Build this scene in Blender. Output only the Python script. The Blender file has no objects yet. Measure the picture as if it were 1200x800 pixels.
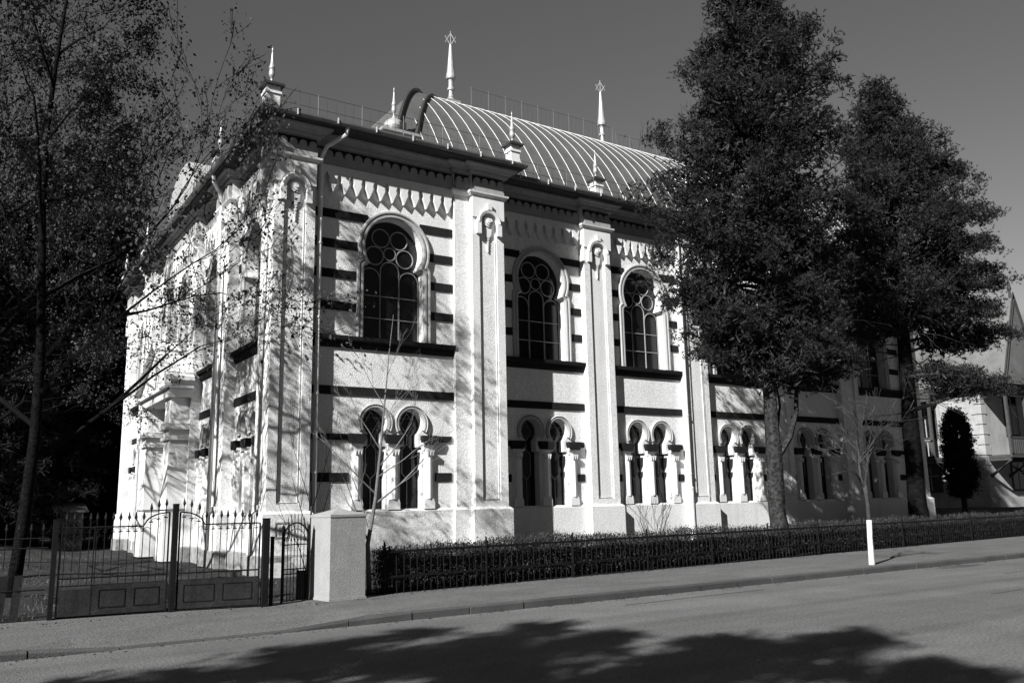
import bpy, bmesh, math, random
import numpy as np
from mathutils import Vector, Matrix
from mathutils.geometry import tessellate_polygon
PI = math.pi
D = bpy.data
scene = bpy.context.scene
COL = scene.collection
rnd = random.Random(7)

# ------------------------------------------------------------------ materials
def mat(name, base, rough=.8, amp=.15, scale=3., bump=.0, bscale=60., speck=.0, sscale=90., metallic=0., stain=0., spec=.5):
    m = D.materials.new(name); m.use_nodes = True
    nt = m.node_tree; N = nt.nodes; L = nt.links
    b = N['Principled BSDF']
    b.inputs['Roughness'].default_value = rough
    b.inputs['Metallic'].default_value = metallic
    b.inputs['Specular IOR Level'].default_value = spec
    tc = N.new('ShaderNodeTexCoord')
    n1 = N.new('ShaderNodeTexNoise'); n1.inputs['Scale'].default_value = scale; n1.inputs['Detail'].default_value = 6
    n1.inputs['Roughness'].default_value = .65
    L.new(tc.outputs['Object'], n1.inputs['Vector'])
    mr = N.new('ShaderNodeMapRange'); mr.inputs['From Min'].default_value = .25; mr.inputs['From Max'].default_value = .75
    mr.inputs['To Min'].default_value = 1 - amp; mr.inputs['To Max'].default_value = 1 + amp
    L.new(n1.outputs['Fac'], mr.inputs['Value'])
    cur = mr.outputs['Result']
    def mul(a, c):
        k = N.new('ShaderNodeMath'); k.operation = 'MULTIPLY'; L.new(a, k.inputs[0])
        if isinstance(c, float): k.inputs[1].default_value = c
        else: L.new(c, k.inputs[1])
        return k.outputs[0]
    if speck > 0:
        n2 = N.new('ShaderNodeTexNoise'); n2.inputs['Scale'].default_value = sscale; n2.inputs['Detail'].default_value = 2
        L.new(tc.outputs['Object'], n2.inputs['Vector'])
        m2 = N.new('ShaderNodeMapRange'); m2.inputs['From Min'].default_value = .3; m2.inputs['From Max'].default_value = .7
        m2.inputs['To Min'].default_value = 1 - speck; m2.inputs['To Max'].default_value = 1 + speck
        L.new(n2.outputs['Fac'], m2.inputs['Value'])
        cur = mul(cur, m2.outputs['Result'])
    if stain > 0:   # vertical rain streaks
        mp = N.new('ShaderNodeMapping'); mp.inputs['Scale'].default_value = (3.2, 3.2, .28)
        L.new(tc.outputs['Object'], mp.inputs['Vector'])
        n3 = N.new('ShaderNodeTexNoise'); n3.inputs['Scale'].default_value = 1.7; n3.inputs['Detail'].default_value = 7
        L.new(mp.outputs['Vector'], n3.inputs['Vector'])
        m3 = N.new('ShaderNodeMapRange'); m3.inputs['From Min'].default_value = .5; m3.inputs['From Max'].default_value = .8
        m3.inputs['To Min'].default_value = 1; m3.inputs['To Max'].default_value = 1 - stain
        L.new(n3.outputs['Fac'], m3.inputs['Value'])
        cur = mul(cur, m3.outputs['Result'])
    cur = mul(cur, float(base))
    cc = N.new('ShaderNodeCombineColor')
    for i in range(3): L.new(cur, cc.inputs[i])
    L.new(cc.outputs[0], b.inputs['Base Color'])
    if bump > 0:
        nb = N.new('ShaderNodeTexNoise'); nb.inputs['Scale'].default_value = bscale; nb.inputs['Detail'].default_value = 4
        L.new(tc.outputs['Object'], nb.inputs['Vector'])
        bp = N.new('ShaderNodeBump'); bp.inputs['Strength'].default_value = bump; bp.inputs['Distance'].default_value = .02
        L.new(nb.outputs['Fac'], bp.inputs['Height']); L.new(bp.outputs['Normal'], b.inputs['Normal'])
    return m

M = dict(
    stucco=mat('stucco', .68, .95, .07, 1.6, .8, 34, .19, 28, stain=.12, spec=.2),
    trim=mat('trim_plaster', .68, .9, .08, 2.5, .3, 40, .06, 60, stain=.14, spec=.2),
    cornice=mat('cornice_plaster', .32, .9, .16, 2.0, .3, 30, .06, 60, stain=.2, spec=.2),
    surround=mat('surround_plaster', .38, .9, .10, 3, .3, 40, .08, 50, stain=.15, spec=.2),
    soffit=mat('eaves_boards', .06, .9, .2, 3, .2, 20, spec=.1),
    band=mat('dark_painted_band', .018, .85, .35, 4, .3, 40, .2, 30, stain=-.6, spec=.08),
    stone=mat('rubble_stone', .22, .95, .45, 3.5, 1., 9, .2, 25),
    glass=mat('window_glass', .010, .16, .4, .8, .08, 2.0, spec=.35),
    tracery=mat('tracery_paint', .28, .6, .15, 5),
    roof=mat('roof_sheet_metal', .12, .5, .22, .9, .15, 4, .10, 26, metallic=.25, stain=.25),
    seam=mat('roof_standing_seam', .5, .5, .1, 5, metallic=.0),
    zinc=mat('zinc_pinnacle', .45, .38, .15, 6, metallic=.35),
    darkmetal=mat('dark_sheet_metal', .035, .5, .3, 5),
    pipe=mat('pale_drainpipe', .62, .45, .15, 4, stain=.2),
    guttermetal=mat('gutter_metal', .10, .5, .3, 3, stain=.3),
    wire=mat('thin_iron', .06, .6, .2, 5),
    iron=mat('painted_iron', .010, .6, .3, 6, .3, 60, .2, 50, spec=.08),
    ironpanel=mat('gate_panel_iron', .021, .65, .35, 3, .3, 40, .25, 40, stain=.4, spec=.06),
    concrete=mat('pebbledash_pillar', .30, .95, .12, 3, .8, 70, .22, 75, stain=.1),
    asphalt=mat('asphalt', .112, .92, .22, .5, .8, 45, .34, 26, spec=.25),
    walk=mat('pavement_asphalt', .108, .92, .18, .8, .8, 45, .34, 28, spec=.25),
    kerb=mat('kerb_concrete', .05, .9, .2, 2.5, .5, 50, .2, 60),
    soil=mat('yard_soil', .028, .97, .55, 1.3, 1., 9, .4, 22, spec=.1),
    shade_soil=mat('shade_dark_soil', .008, .97, .45, 3, 1., 9, .3, 20, spec=.1),  # near black: ground shade put into the colour of the added mounds
    bark=mat('bark', .030, .95, .6, 6, 1.6, 13, .6, 13, spec=.06),
    sapbark=mat('sapling_bark', .045, .9, .4, 9, .6, 30, .3, 40, spec=.1),
    darkbark=mat('dark_bark', .007, .97, .5, 7, 1.2, 18, .4, 20, spec=.02),
    palebark=mat('pale_bark', .12, .9, .3, 9, .6, 30, .2, 50, spec=.2),
    lime=mat('limewash', .60, .95, .2, 9, .9, 30, .2, 22, stain=.45),
    twig=mat('twigs', .009, .95, .3, 6, spec=.04),
    palet=mat('pale_twigs', .14, .9, .3, 6, spec=.2),
    needles=mat('pine_needles', .017, .6, .6, 2.6, spec=.22),
    needles2=mat('spruce_needles', .013, .8, .5, 1.2, spec=.08),
    leaf=mat('dry_leaves', .036, .7, .7, 2.0, spec=.2),
    hedge=mat('hedge_leaves', .032, .6, .6, 3.0, spec=.3),
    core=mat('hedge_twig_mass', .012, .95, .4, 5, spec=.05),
    grass=mat('dry_grass', .09, .9, .5, 2, spec=.15),
    villa=mat('villa_render', .32, .95, .28, .9, .4, 20, .08, 20, stain=.2),
    timber=mat('weathered_timber', .045, .85, .35, 5, .4, 25, stain=.2),
    darktimber=mat('dark_timber', .03, .85, .3, 5, .3, 25),
    slate=mat('villa_slates', .12, .7, .3, 1.5, .4, 10, .15, 20),
    hill=mat('hill_forest', .10, 1., .35, .12, 0, 1, .35, 1.2, spec=.05),
    door=mat('dark_oak', .025, .5, .3, 4, .3, 20),
)

# ------------------------------------------------------------------ object helpers
def tag(o, label=None, cat=None, group=None, kind=None):
    if label: o['label'] = label
    if cat: o['category'] = cat
    if group: o['group'] = group
    if kind: o['kind'] = kind
    return o
def add_lanes(m, amt, sx, sy):
    nt = m.node_tree; N = nt.nodes; L = nt.links; cc = [n for n in N if n.bl_idname == 'ShaderNodeCombineColor'][0]
    src = cc.inputs[0].links[0].from_socket
    tc = N.new('ShaderNodeTexCoord'); mp = N.new('ShaderNodeMapping'); mp.inputs['Scale'].default_value = (sx, sy, 1); L.new(tc.outputs['Object'], mp.inputs['Vector'])
    n = N.new('ShaderNodeTexNoise'); n.inputs['Scale'].default_value = 1; n.inputs['Detail'].default_value = 5; L.new(mp.outputs['Vector'], n.inputs['Vector'])
    r = N.new('ShaderNodeMapRange'); r.inputs['From Min'].default_value = .3; r.inputs['From Max'].default_value = .7; r.inputs['To Min'].default_value = 1 - amt; r.inputs['To Max'].default_value = 1 + amt
    L.new(n.outputs['Fac'], r.inputs['Value'])
    k = N.new('ShaderNodeMath'); k.operation = 'MULTIPLY'; L.new(src, k.inputs[0]); L.new(r.outputs['Result'], k.inputs[1])
    for i in range(3): L.new(k.outputs[0], cc.inputs[i])
add_lanes(M['asphalt'], .22, .05, 1.3); add_lanes(M['walk'], .14, .5, 1.6); add_lanes(M['kerb'], .25, .9, .2)
def empty(name, loc=(0, 0, 0), rz=0.):
    o = D.objects.new(name, None); COL.objects.link(o); o.location = loc; o.rotation_euler = (0, 0, rz)
    o.empty_display_size = .2
    return o

class MB:
    def __init__(s): s.v = []; s.f = []
    def add(s, vs, fs):
        n = len(s.v); s.v += [tuple(p) for p in vs]; s.f += [tuple(i + n for i in f) for f in fs]; return s
    def quad(s, a, b, c, d): return s.add([a, b, c, d], [(0, 1, 2, 3)])
    def box(s, x0, x1, y0, y1, z0, z1):
        v = [(x, y, z) for z in (z0, z1) for y in (y0, y1) for x in (x0, x1)]
        return s.add(v, [(0, 2, 3, 1), (4, 5, 7, 6), (0, 1, 5, 4), (2, 6, 7, 3), (0, 4, 6, 2), (1, 3, 7, 5)])
    def fbox(s, F, u0, u1, d0, d1, z0, z1):       # box in a facade frame
        v = [F(u, d, z) for z in (z0, z1) for d in (d0, d1) for u in (u0, u1)]
        return s.add(v, [(0, 2, 3, 1), (4, 5, 7, 6), (0, 1, 5, 4), (2, 6, 7, 3), (0, 4, 6, 2), (1, 3, 7, 5)])
    def prism(s, F, poly, d0, d1, back=True):      # polygon (u,z) extruded along d
        n = len(poly)
        a = [F(u, d0, z) for u, z in poly]; b = [F(u, d1, z) for u, z in poly]
        fs = [(i, (i + 1) % n, n + (i + 1) % n, n + i) for i in range(n)]
        t = tessellate_polygon([[Vector((u, z, 0)) for u, z in poly]])
        fs += [tuple(n + i for i in q) for q in t]
        if back: fs += [tuple(q) for q in t]
        return s.add(a + b, fs)
    def tube(s, pts, rads, n=6, cap=True):
        pts = [Vector(p) for p in pts]
        if isinstance(rads, (int, float)): rads = [rads] * len(pts)
        rings = []
        up = None
        for i, p in enumerate(pts):
            t = (pts[min(i + 1, len(pts) - 1)] - pts[max(i - 1, 0)])
            if t.length < 1e-9: t = Vector((0, 0, 1))
            t.normalize()
            if up is None:
                up = Vector((0, 0, 1)) if abs(t.z) < .9 else Vector((1, 0, 0))
            a = t.cross(up)
            if a.length < 1e-4: a = t.cross(Vector((0, 1, 0)))
            a.normalize(); b = a.cross(t); up = b
            rings.append([p + (a * math.cos(2 * PI * k / n) + b * math.sin(2 * PI * k / n)) * rads[i] for k in range(n)])
        v = [q for r in rings for q in r]; f = []
        for i in range(len(rings) - 1):
            for k in range(n):
                f.append((i * n + k, i * n + (k + 1) % n, (i + 1) * n + (k + 1) % n, (i + 1) * n + k))
        if cap:
            f.append(tuple(range(n - 1, -1, -1))); f.append(tuple((len(rings) - 1) * n + k for k in range(n)))
        return s.add(v, f)
    def loop(s, pts, r, n=5):                      # closed tube
        pts = list(pts); return s.tube(pts + [pts[0]], r, n, False)
    def lathe(s, prof, c=(0, 0, 0), n=12, sq=None):
        v = []; f = []
        for r, z in prof:
            for k in range(n):
                a = 2 * PI * (k + (.5 if sq else 0)) / n
                v.append((c[0] + r * math.cos(a), c[1] + r * math.sin(a), c[2] + z))
        for i in range(len(prof) - 1):
            for k in range(n):
                f.append((i * n + k, i * n + (k + 1) % n, (i + 1) * n + (k + 1) % n, (i + 1) * n + k))
        f.append(tuple(range(n - 1, -1, -1))); f.append(tuple((len(prof) - 1) * n + k for k in range(n)))
        return s.add(v, f)
    def loft(s, rings, close=True):
        n = len(rings[0]); v = [p for r in rings for p in r]; f = []
        for i in range(len(rings) - 1):
            for k in range(n if close else n - 1):
                f.append((i * n + k, i * n + (k + 1) % n, (i + 1) * n + (k + 1) % n, (i + 1) * n + k))
        return s.add(v, f)
    def build(s, name, m, parent=None, smooth=False, world=True, norm=True):
        me = D.meshes.new(name); me.from_pydata(s.v, [], s.f); me.update()
        if norm:
            bm = bmesh.new(); bm.from_mesh(me); bmesh.ops.recalc_face_normals(bm, faces=bm.faces); bm.to_mesh(me); bm.free()
        me.materials.append(M[m] if isinstance(m, str) else m)
        if smooth: me.polygons.foreach_set('use_smooth', [True] * len(me.polygons))
        o = D.objects.new(name, me); COL.objects.link(o)
        if parent:
            o.parent = parent
            if world:
                r = parent
                while r.parent: r = r.parent
                if parent is r: o.location = -r.location
        return o
def np_obj(name, V, nf, k, m, parent=None):       # nf faces of k consecutive verts each
    me = D.meshes.new(name); V = np.asarray(V, dtype=np.float32).reshape(-1, 3)
    me.vertices.add(len(V)); me.vertices.foreach_set('co', V.ravel())
    me.loops.add(nf * k); me.loops.foreach_set('vertex_index', np.arange(nf * k, dtype=np.int32))
    me.polygons.add(nf); me.polygons.foreach_set('loop_start', np.arange(nf, dtype=np.int32) * k)
    me.polygons.foreach_set('loop_total', np.full(nf, k, dtype=np.int32))
    me.update(calc_edges=True); me.validate()
    me.materials.append(M[m] if isinstance(m, str) else m)
    o = D.objects.new(name, me); COL.objects.link(o)
    if parent: o.parent = parent
    return o

# ------------------------------------------------------------------ camera
yaw, pitch, roll, FF = 0.58029698, 0.18557651, -0.02116882, 1015.468
f = Vector((math.sin(yaw) * math.cos(pitch), math.cos(yaw) * math.cos(pitch), math.sin(pitch)))
r = Vector((math.cos(yaw), -math.sin(yaw), 0)); u = r.cross(f)
r2 = r * math.cos(roll) + u * math.sin(roll); u2 = -r * math.sin(roll) + u * math.cos(roll)
cd = D.cameras.new('camera'); cam = D.objects.new('camera', cd); COL.objects.link(cam)
mw = Matrix((r2, u2, -f)).transposed().to_4x4(); mw.translation = (0, 0, 1.65); cam.matrix_world = mw
cd.sensor_width = 36; cd.lens = FF / 1200 * 36; cd.clip_end = 2000; cd.clip_start = .1
scene.camera = cam

# ------------------------------------------------------------------ light
az, el = math.radians(24), math.radians(33)
ld = Vector((math.cos(el) * math.cos(az), math.cos(el) * math.sin(az), -math.sin(el)))
sd = D.lights.new('sun', 'SUN'); sd.energy = 5.0; sd.angle = math.radians(.53); sd.color = (1, .995, .985)
so = D.objects.new('sun', sd); COL.objects.link(so); so.rotation_euler = ld.to_track_quat('-Z', 'Y').to_euler()
so.location = (-40, -20, 40)
w = D.worlds.new('World'); scene.world = w; w.use_nodes = True
nt = w.node_tree; bg = nt.nodes['Background']
sky = nt.nodes.new('ShaderNodeTexSky'); sky.sky_type = 'NISHITA'; sky.sun_disc = False
sky.sun_elevation = el; sky.sun_rotation = math.radians(246); sky.dust_density = .6; sky.air_density = 1.0
sep = nt.nodes.new('ShaderNodeSeparateColor'); nt.links.new(sky.outputs[0], sep.inputs[0])
ma = nt.nodes.new('ShaderNodeMath'); ma.operation = 'MULTIPLY'; ma.inputs[1].default_value = .55; nt.links.new(sep.outputs[0], ma.inputs[0])
mb_ = nt.nodes.new('ShaderNodeMath'); mb_.operation = 'MULTIPLY_ADD'; mb_.inputs[1].default_value = .12
nt.links.new(sep.outputs[1], mb_.inputs[0]); nt.links.new(ma.outputs[0], mb_.inputs[2])
mx = nt.nodes.new('ShaderNodeMath'); mx.operation = 'MULTIPLY'; mx.inputs[1].default_value = 1.7; nt.links.new(mb_.outputs[0], mx.inputs[0])
mn = nt.nodes.new('ShaderNodeMath'); mn.operation = 'MINIMUM'; mn.inputs[1].default_value = .72; nt.links.new(mx.outputs[0], mn.inputs[0])
def wm(op, a, b_=None, c_=None):      # haze towards the horizon away from the sun
    k = nt.nodes.new('ShaderNodeMath'); k.operation = op
    for i_, q in enumerate((a, b_, c_)):
        if q is None: continue
        if isinstance(q, (int, float)): k.inputs[i_].default_value = q
        else: nt.links.new(q, k.inputs[i_])
    return k.outputs[0]
wtc = nt.nodes.new('ShaderNodeTexCoord'); wsp = nt.nodes.new('ShaderNodeSeparateXYZ'); nt.links.new(wtc.outputs['Generated'], wsp.inputs[0])
glow = wm('EXPONENT', wm('MULTIPLY', wm('MAXIMUM', wsp.outputs[2], 0.), -5.4))
azf = wm('MAXIMUM', wm('ADD', wm('MULTIPLY', wsp.outputs[0], .86), wm('MULTIPLY', wsp.outputs[1], .5)), 0.)
skyv = wm('ADD', mn.outputs[0], wm('MULTIPLY', wm('MULTIPLY', glow, wm('MULTIPLY', azf, azf)), 8.5))
cmb = nt.nodes.new('ShaderNodeCombineColor')
for i in range(3): nt.links.new(skyv, cmb.inputs[i])
nt.links.new(cmb.outputs[0], bg.inputs[0]); bg.inputs[1].default_value = .06
vs = scene.view_settings; vs.view_transform = 'Standard'; vs.look = 'None'; vs.exposure = .9; vs.gamma = 1
try: vs.use_curve_mapping = False
except Exception: pass
scene.render.engine = 'CYCLES'; scene.cycles.diffuse_bounces = 2; scene.render.resolution_x = 1024; scene.render.resolution_y = 682

# ------------------------------------------------------------------ ground, road, pavement
def kz(x):      # kerb height along the street
    a = 0.02
    if x > 5.35: return .12
    if x > 4.4: return a + (.12 - a) * (x - 4.4) / .95
    if x > 1.55: return a
    if x > .9: return a + (.10 - a) * (1.55 - x) / .65
    return .10
def ky(x): return 12.02 + .014 * (x - 6)
def fy(x): return 14.62 + (x - 6.9) * .0907       # fence line
b = MB(); b.box(-700, 900, -700, 1200, -1.2, -.30)
tag(b.build('ground', 'soil'), kind='structure')
b = MB(); b.box(-160, 300, -9, 60, -.25, -.0); b.v = [(x, y, z) for x, y, z in b.v]
tag(b.build('road', 'asphalt'), kind='structure')
xs = [-150, -60, -20, -5, 0, .9, 1.55, 2.5, 3.5, 4.4, 4.9, 5.35, 6, 8, 12, 18, 24, 30, 40, 60, 120, 280]
rings = []
for x in xs:
    y = ky(x) if x < 60 else ky(60); y0 = y + .13; yf = max(fy(x), 14.3) + .1 if x < 45 else 18.3
    if x < 6: yf = 15.1
    rings.append([(x, y0, -.05), (x, y0, kz(x) + .001), (x, y + .9, min(.12, max(kz(x), .085))), (x, yf, .125), (x, yf, -.05)])
b = MB().loft(rings, False)
tag(b.build('pavement', 'walk'), kind='structure')
b = MB(); x = -14.
while x < 60:      # kerb stones with joints
    g = .02; x1 = x + 1.0; y, y1 = ky(x), ky(x1); h0, h1 = kz(x + g) + .004, kz(x1) + .004
    j = rnd.uniform(-.010, .010)
    b.loft([[(X, Y + j, -.1), (X, Y + j, H - .025), (X, Y + .02 + j, H), (X, Y + .135, H), (X, Y + .135, -.1)] for X, Y, H in ((x + g, y, h0), (x1, y1, h1))])
    n = len(b.v); b.f.append(tuple(range(n - 10, n - 5))); b.f.append(tuple(range(n - 5, n)))
    x = x1
tag(b.build('kerb', 'kerb'), kind='structure')
# yard terrain: gently uneven sheet behind the fences
nx, ny = 90, 60
V = []; Fc = []
def yardz(x, y):
    z = .16 + .02 * math.sin(x * 1.7 + y) + .025 * math.sin(y * 2.3 - x * .8)
    z += max(0, min(1, (y - 17) / 24)) * .6 * max(0, min(1, (4.5 - x) / 4))
    z += .8 * max(0, min(1, (x - 34) / 10)) * max(0, min(1, (y - 17.5) / 2))
    if y < 15.4: z = min(z, .14)
    return z
gx = np.concatenate([np.linspace(-60, -6, 14), np.linspace(-5, 40, 90), np.linspace(44, 160, 16)])
gy = np.concatenate([np.linspace(14.9, 24, 40), np.linspace(25, 60, 24), np.linspace(70, 400, 12)])
for yy in gy:
    for xx in gx:
        y_ = max(yy, (fy(xx) + .05) if xx > 6 and xx < 60 else (20 if xx >= 60 else 14.9))
        V.append((xx, y_, yardz(xx, y_) + rnd.uniform(-.012, .012)))
W_ = len(gx)
for j in range(len(gy) - 1):
    for i in range(W_ - 1):
        Fc.append((j * W_ + i, j * W_ + i + 1, (j + 1) * W_ + i + 1, (j + 1) * W_ + i))
b = MB(); b.add(V, Fc); tag(b.build('yard', 'soil', smooth=True, norm=False), kind='structure')

# ------------------------------------------------------------------ SYNAGOGUE
XL, Y0, XR = 6.27, 20., 33.9
SY = empty('synagogue', (XL, Y0, .15))
tag(SY, 'large white synagogue with dark striped bands, horseshoe windows and ribbed barrel roof', 'synagogue')
def FR(u, d, z): return (u, Y0 - d, z)
def LF(u, d, z): return (XL - d, u, z)
DW = -.29          # bay wall behind pilaster faces
RY = -1.05         # recessed part wall (d relative to Y0)
RP = -.80
def keyhole(cx, zb, hw, zc, r, zn_ang, sh=.10, n=26):
    pts = [(cx + hw, zb)]
    a0 = -math.radians(zn_ang)
    xn, zn = r * math.cos(a0), zc + r * math.sin(a0)
    pts.append((cx + hw, zn - sh * 1.6))
    for t in (.33, .66, 1.):
        pts.append((cx + hw - (hw - xn) * (1 - math.cos(t * PI / 2)), zn - sh * 1.6 + (sh * 1.3) * math.sin(t * PI / 2)))
    for i in range(n + 1):
        a = a0 + (PI - 2 * a0) * i / n
        pts.append((cx + r * math.cos(a), zc + r * math.sin(a)))
    m = [(2 * cx - x, z) for x, z in pts[:5]][::-1]
    return pts + m
def small_hole(cx):
    pts = [(cx + .31, 1.585), (cx + .31, 3.15), (cx + .20, 3.17), (cx + .20, 3.46)]
    zc, r_ = 3.76, .34
    a0 = -math.acos(.20 / r_) if .20 < r_ else 0
    for i in range(21):
        a = a0 + (PI - 2 * a0) * i / 20; pts.append((cx + r_ * math.cos(a), zc + r_ * math.sin(a)))
    return pts + [(cx - .20, 3.46), (cx - .20, 3.17), (cx - .31, 3.15), (cx - .31, 1.585)]
def wall(F, u0, u1, d, z0, z1, holes, depth=.30):
    outer = [(u0, z0), (u1, z0), (u1, z1), (u0, z1)]
    loops = [outer] + holes
    flat = [p for l in loops for p in l]
    t = tessellate_polygon([[Vector((a, c, 0)) for a, c in l] for l in loops])
    b = MB(); b.add([F(a, d, c) for a, c in flat], [tuple(q) for q in t])
    for h in holes:
        n = len(h)
        b.add([F(a, d, c) for a, c in h] + [F(a, d - depth, c) for a, c in h], [(i, (i + 1) % n, n + (i + 1) % n, n + i) for i in range(n)])
    return b
def sc(poly, cx, k): return [(cx + (x - cx) * k, z) for x, z in poly]

# --- window prototypes, local frame: x=u, -y = outward, z = height
ID = lambda u, d, z: (u, -d, z)
BIG = keyhole(0, 5.905, .87, 8.37, .84, 32)
BIGO = keyhole(0, 5.905, 1.06, 8.37, 1.04, 21)
def big_window():
    b = MB()
    def mix(t): return [((1 - t) * a[0] + t * c[0], (1 - t) * a[1] + t * c[1]) for a, c in zip(BIG, BIGO)]
    prof = [(0.0, .002), (0.0, .05), (.18, .085), (.42, .085), (.5, .05), (.62, .05), (.72, .10), (.92, .10), (1., .06), (1., -.01)]
    b.loft([[(x, -d, z) for x, z in mix(t)] for t, d in prof], False)
    return b
def big_tracery():
    b = MB(); y = .262; T = .017
    def circ(cx, cz, r_): b.loop([(cx + r_ * math.cos(2 * PI * k / 22), y, cz + r_ * math.sin(2 * PI * k / 22)) for k in range(22)], T)
    circ(0, 8.31, .175)
    for cx, cz in ((-.265, 8.72), (.265, 8.72), (-.44, 8.22), (.44, 8.22)): circ(cx, cz, .25)
    for cx, zt, hw in ((0, 8.09, .27), (-.56, 7.86, .28), (.56, 7.86, .28)):
        pts = [(cx - hw, y, 5.91)] + [(cx - hw * math.cos(PI * k / 10), y, zt - hw + hw * math.sin(PI * k / 10)) for k in range(11)] + [(cx + hw, y, 5.91)]
        b.tube(pts, T, 5)
    for z in (6.52, 7.12): b.tube([(-.86, y, z), (.86, y, z)], T * .8, 5)
    b.box(-.86, .86, .235, .275, 5.906, 5.96)
    return b
def place(o, F, uc, d):
    if F is FR: o.location = Vector((uc, Y0 - d, 0)) - SY.location
    else:
        o.location = Vector((XL - d, uc, 0)) - SY.location; o.rotation_euler = (0, 0, -PI / 2)
protos = {}
def copy_tree(o, parent=None, scx=1.):
    c = o.copy(); COL.objects.link(c); c.parent = parent
    for ch in o.children: copy_tree(ch, c)
    return c
def add_win(kind, F, uc, d, scx=1., label=None):
    if kind not in protos:
        if kind == 'big':
            o = big_window().build('arched_window', 'surround', SY, world=False)
            MB().add([(-1.0, .285, 5.8), (1.0, .285, 5.8), (1.0, .285, 9.4), (-1., .285, 9.4)], [(0, 1, 2, 3)]).build('pane', 'glass', o, world=False)
            big_tracery().build('tracery', 'tracery', o, world=False)
        else:
            b = MB()
            for c in (-.51, .51):
                rin, ro = .345, .475
                prof = [(rin, 0), (rin, .04), (rin + .04, .07), (rin + .07, .07), (rin + .085, .04), (ro - .02, .085), (ro, .06), (ro, -.01)]
                b.loft([[(c + R * math.cos(a), -dd, 3.76 + R * math.sin(a)) for a in [math.radians(-28 + 236 * k / 24) for k in range(25)]] for R, dd in prof], False)
            o = b.build('twin_arched_window', 'surround', SY, world=False)
            MB().quad((-1.0, .27, 1.5), (1.0, .27, 1.5), (1.0, .27, 4.2), (-1, .27, 4.2)).build('pane', 'glass', o, world=False)
            b = MB(); T = .012; y = .25
            for c in (-.51, .51):
                for s in (1, -1):
                    b.loop([(c + .3 * math.sin(2 * PI * k / 3), y, 3.76 + s * .3 * math.cos(2 * PI * k / 3)) for k in range(3)], T, 4)
                b.tube([(c, y, 1.6), (c, y, 2.35)], T, 4)
                b.loop([(c, y, 2.35), (c + .14, y, 2.5), (c + .14, y, 3.1), (c, y, 3.25), (c - .14, y, 3.1), (c - .14, y, 2.5)], T, 4)
                b.tube([(c, y, 3.25), (c, y, 3.5)], T, 4)
            b.build('tracery', 'tracery', o, world=False)
            # colonnettes: dark impost blocks, caps, octagonal shafts, bases
            for c, s in ((-1.0, .155), (0, .165), (1.0, .155)):
                b = MB(); b.box(c - s - .02, c + s + .02, -.10, .2, 3.20, 3.30)
                b.box(c - s, c + s, -.06, .2, 3.08, 3.20)
                q = s - .03
                b.box(c - q, c + q, -.03, .22, 1.84, 3.08)
                b.lathe([(q * .9, 0), (q * .9, 1.24)], (c, -.02, 1.84), 8)
                for dx in (-q * .6, 0, q * .6):
                    b.prism(ID, [(c + dx - .04, 3.08), (c + dx + .04, 3.08), (c + dx, 2.94)], .02, .17)
                b.prism(ID, [(c - s, 1.585), (c + s, 1.585), (c + s, 1.74), (c + q, 1.84), (c - q, 1.84), (c - s, 1.74)], -.2, .10)
                b.build('colonnette', 'trim', o, world=False)
            for c, s in ((-1.02, .24), (0, .25), (1.02, .24)):
                b = MB(); b.prism(ID, [(c - s, 3.455), (c - s, 3.36), (c - s + .07, 3.22), (c + s - .07, 3.22), (c + s, 3.36), (c + s, 3.455)], -.25, .16)
                b.build('impost_block', 'band', o, world=False)
        protos[kind] = o; used = False
    else:
        o = copy_tree(protos[kind], SY)
    o.scale = (scx, 1, 1)
    place(o, F, uc, d)
    return o
def bandrows(F, u0, u1, d, c, k=1.):
    """dark stripes of one bay, broken by the window; each stripe is a part"""
    def band(a, e, z0, z1, q=.03):
        if e - a > .05: b = MB(); b.fbox(F, a, e, d - .02, d + q, z0, z1); b.build('painted_band', 'band', SY)
    for z1 in (9.2, 8.41, 7.62, 6.79):
        z0 = z1 - .225; zm = (z0 + z1) / 2
        hwz = 1.07 if zm < 7.9 else math.sqrt(max(0, 1.045 ** 2 - (zm - 8.37) ** 2))
        hwz = max(hwz, .3) * k
        band(u0, c - hwz, z0, z1); band(c + hwz, u1, z0, z1)
    band(u0, u1, 4.42, 4.635, .035)
    band(u0, c - 1.0 * k, 3.30, 3.455, .04); band(c + 1.0 * k, u1 - .08, 3.30, 3.455, .04)
    band(u0, c - 1.2 * k, 2.28, 2.50); band(c + 1.2 * k, u1 - .08, 2.28, 2.50)
def sill(F, u0, u1, d):
    b = MB(); prof = [(-.02, 5.60), (.05, 5.62), (.09, 5.70), (.09, 5.76), (.17, 5.80), (.19, 5.895), (-.02, 5.903)]
    b.loft([[F(u, d + a, z) for a, z in prof] for u in (u0, u1)])
    n = len(b.v); b.f.append(tuple(range(n - 14, n - 7))); b.f.append(tuple(range(n - 7, n)))
    b.build('window_sill', 'band', SY)
def lambrequin(F, u0, u1, d):
    b = MB(); n = max(2, round((u1 - u0) / .345)); w_ = (u1 - u0) / n
    b.fbox(F, u0, u1, d - .01, d + .14, 10.16, 10.30)
    for i in range(n):
        c = u0 + (i + .5) * w_; h = w_ / 2
        poly = [(c - h * .98, 10.16), (c - h * .66, 10.04), (c - h * .56, 9.97), (c - h * .66, 9.90), (c - h * .30, 9.76), (c, 9.64),
                (c + h * .30, 9.76), (c + h * .66, 9.90), (c + h * .56, 9.97), (c + h * .66, 10.04), (c + h * .98, 10.16)]
        b.prism(F, poly[::-1], d - .0, d + .13)
    b.build('lambrequin', 'trim', SY)
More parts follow.
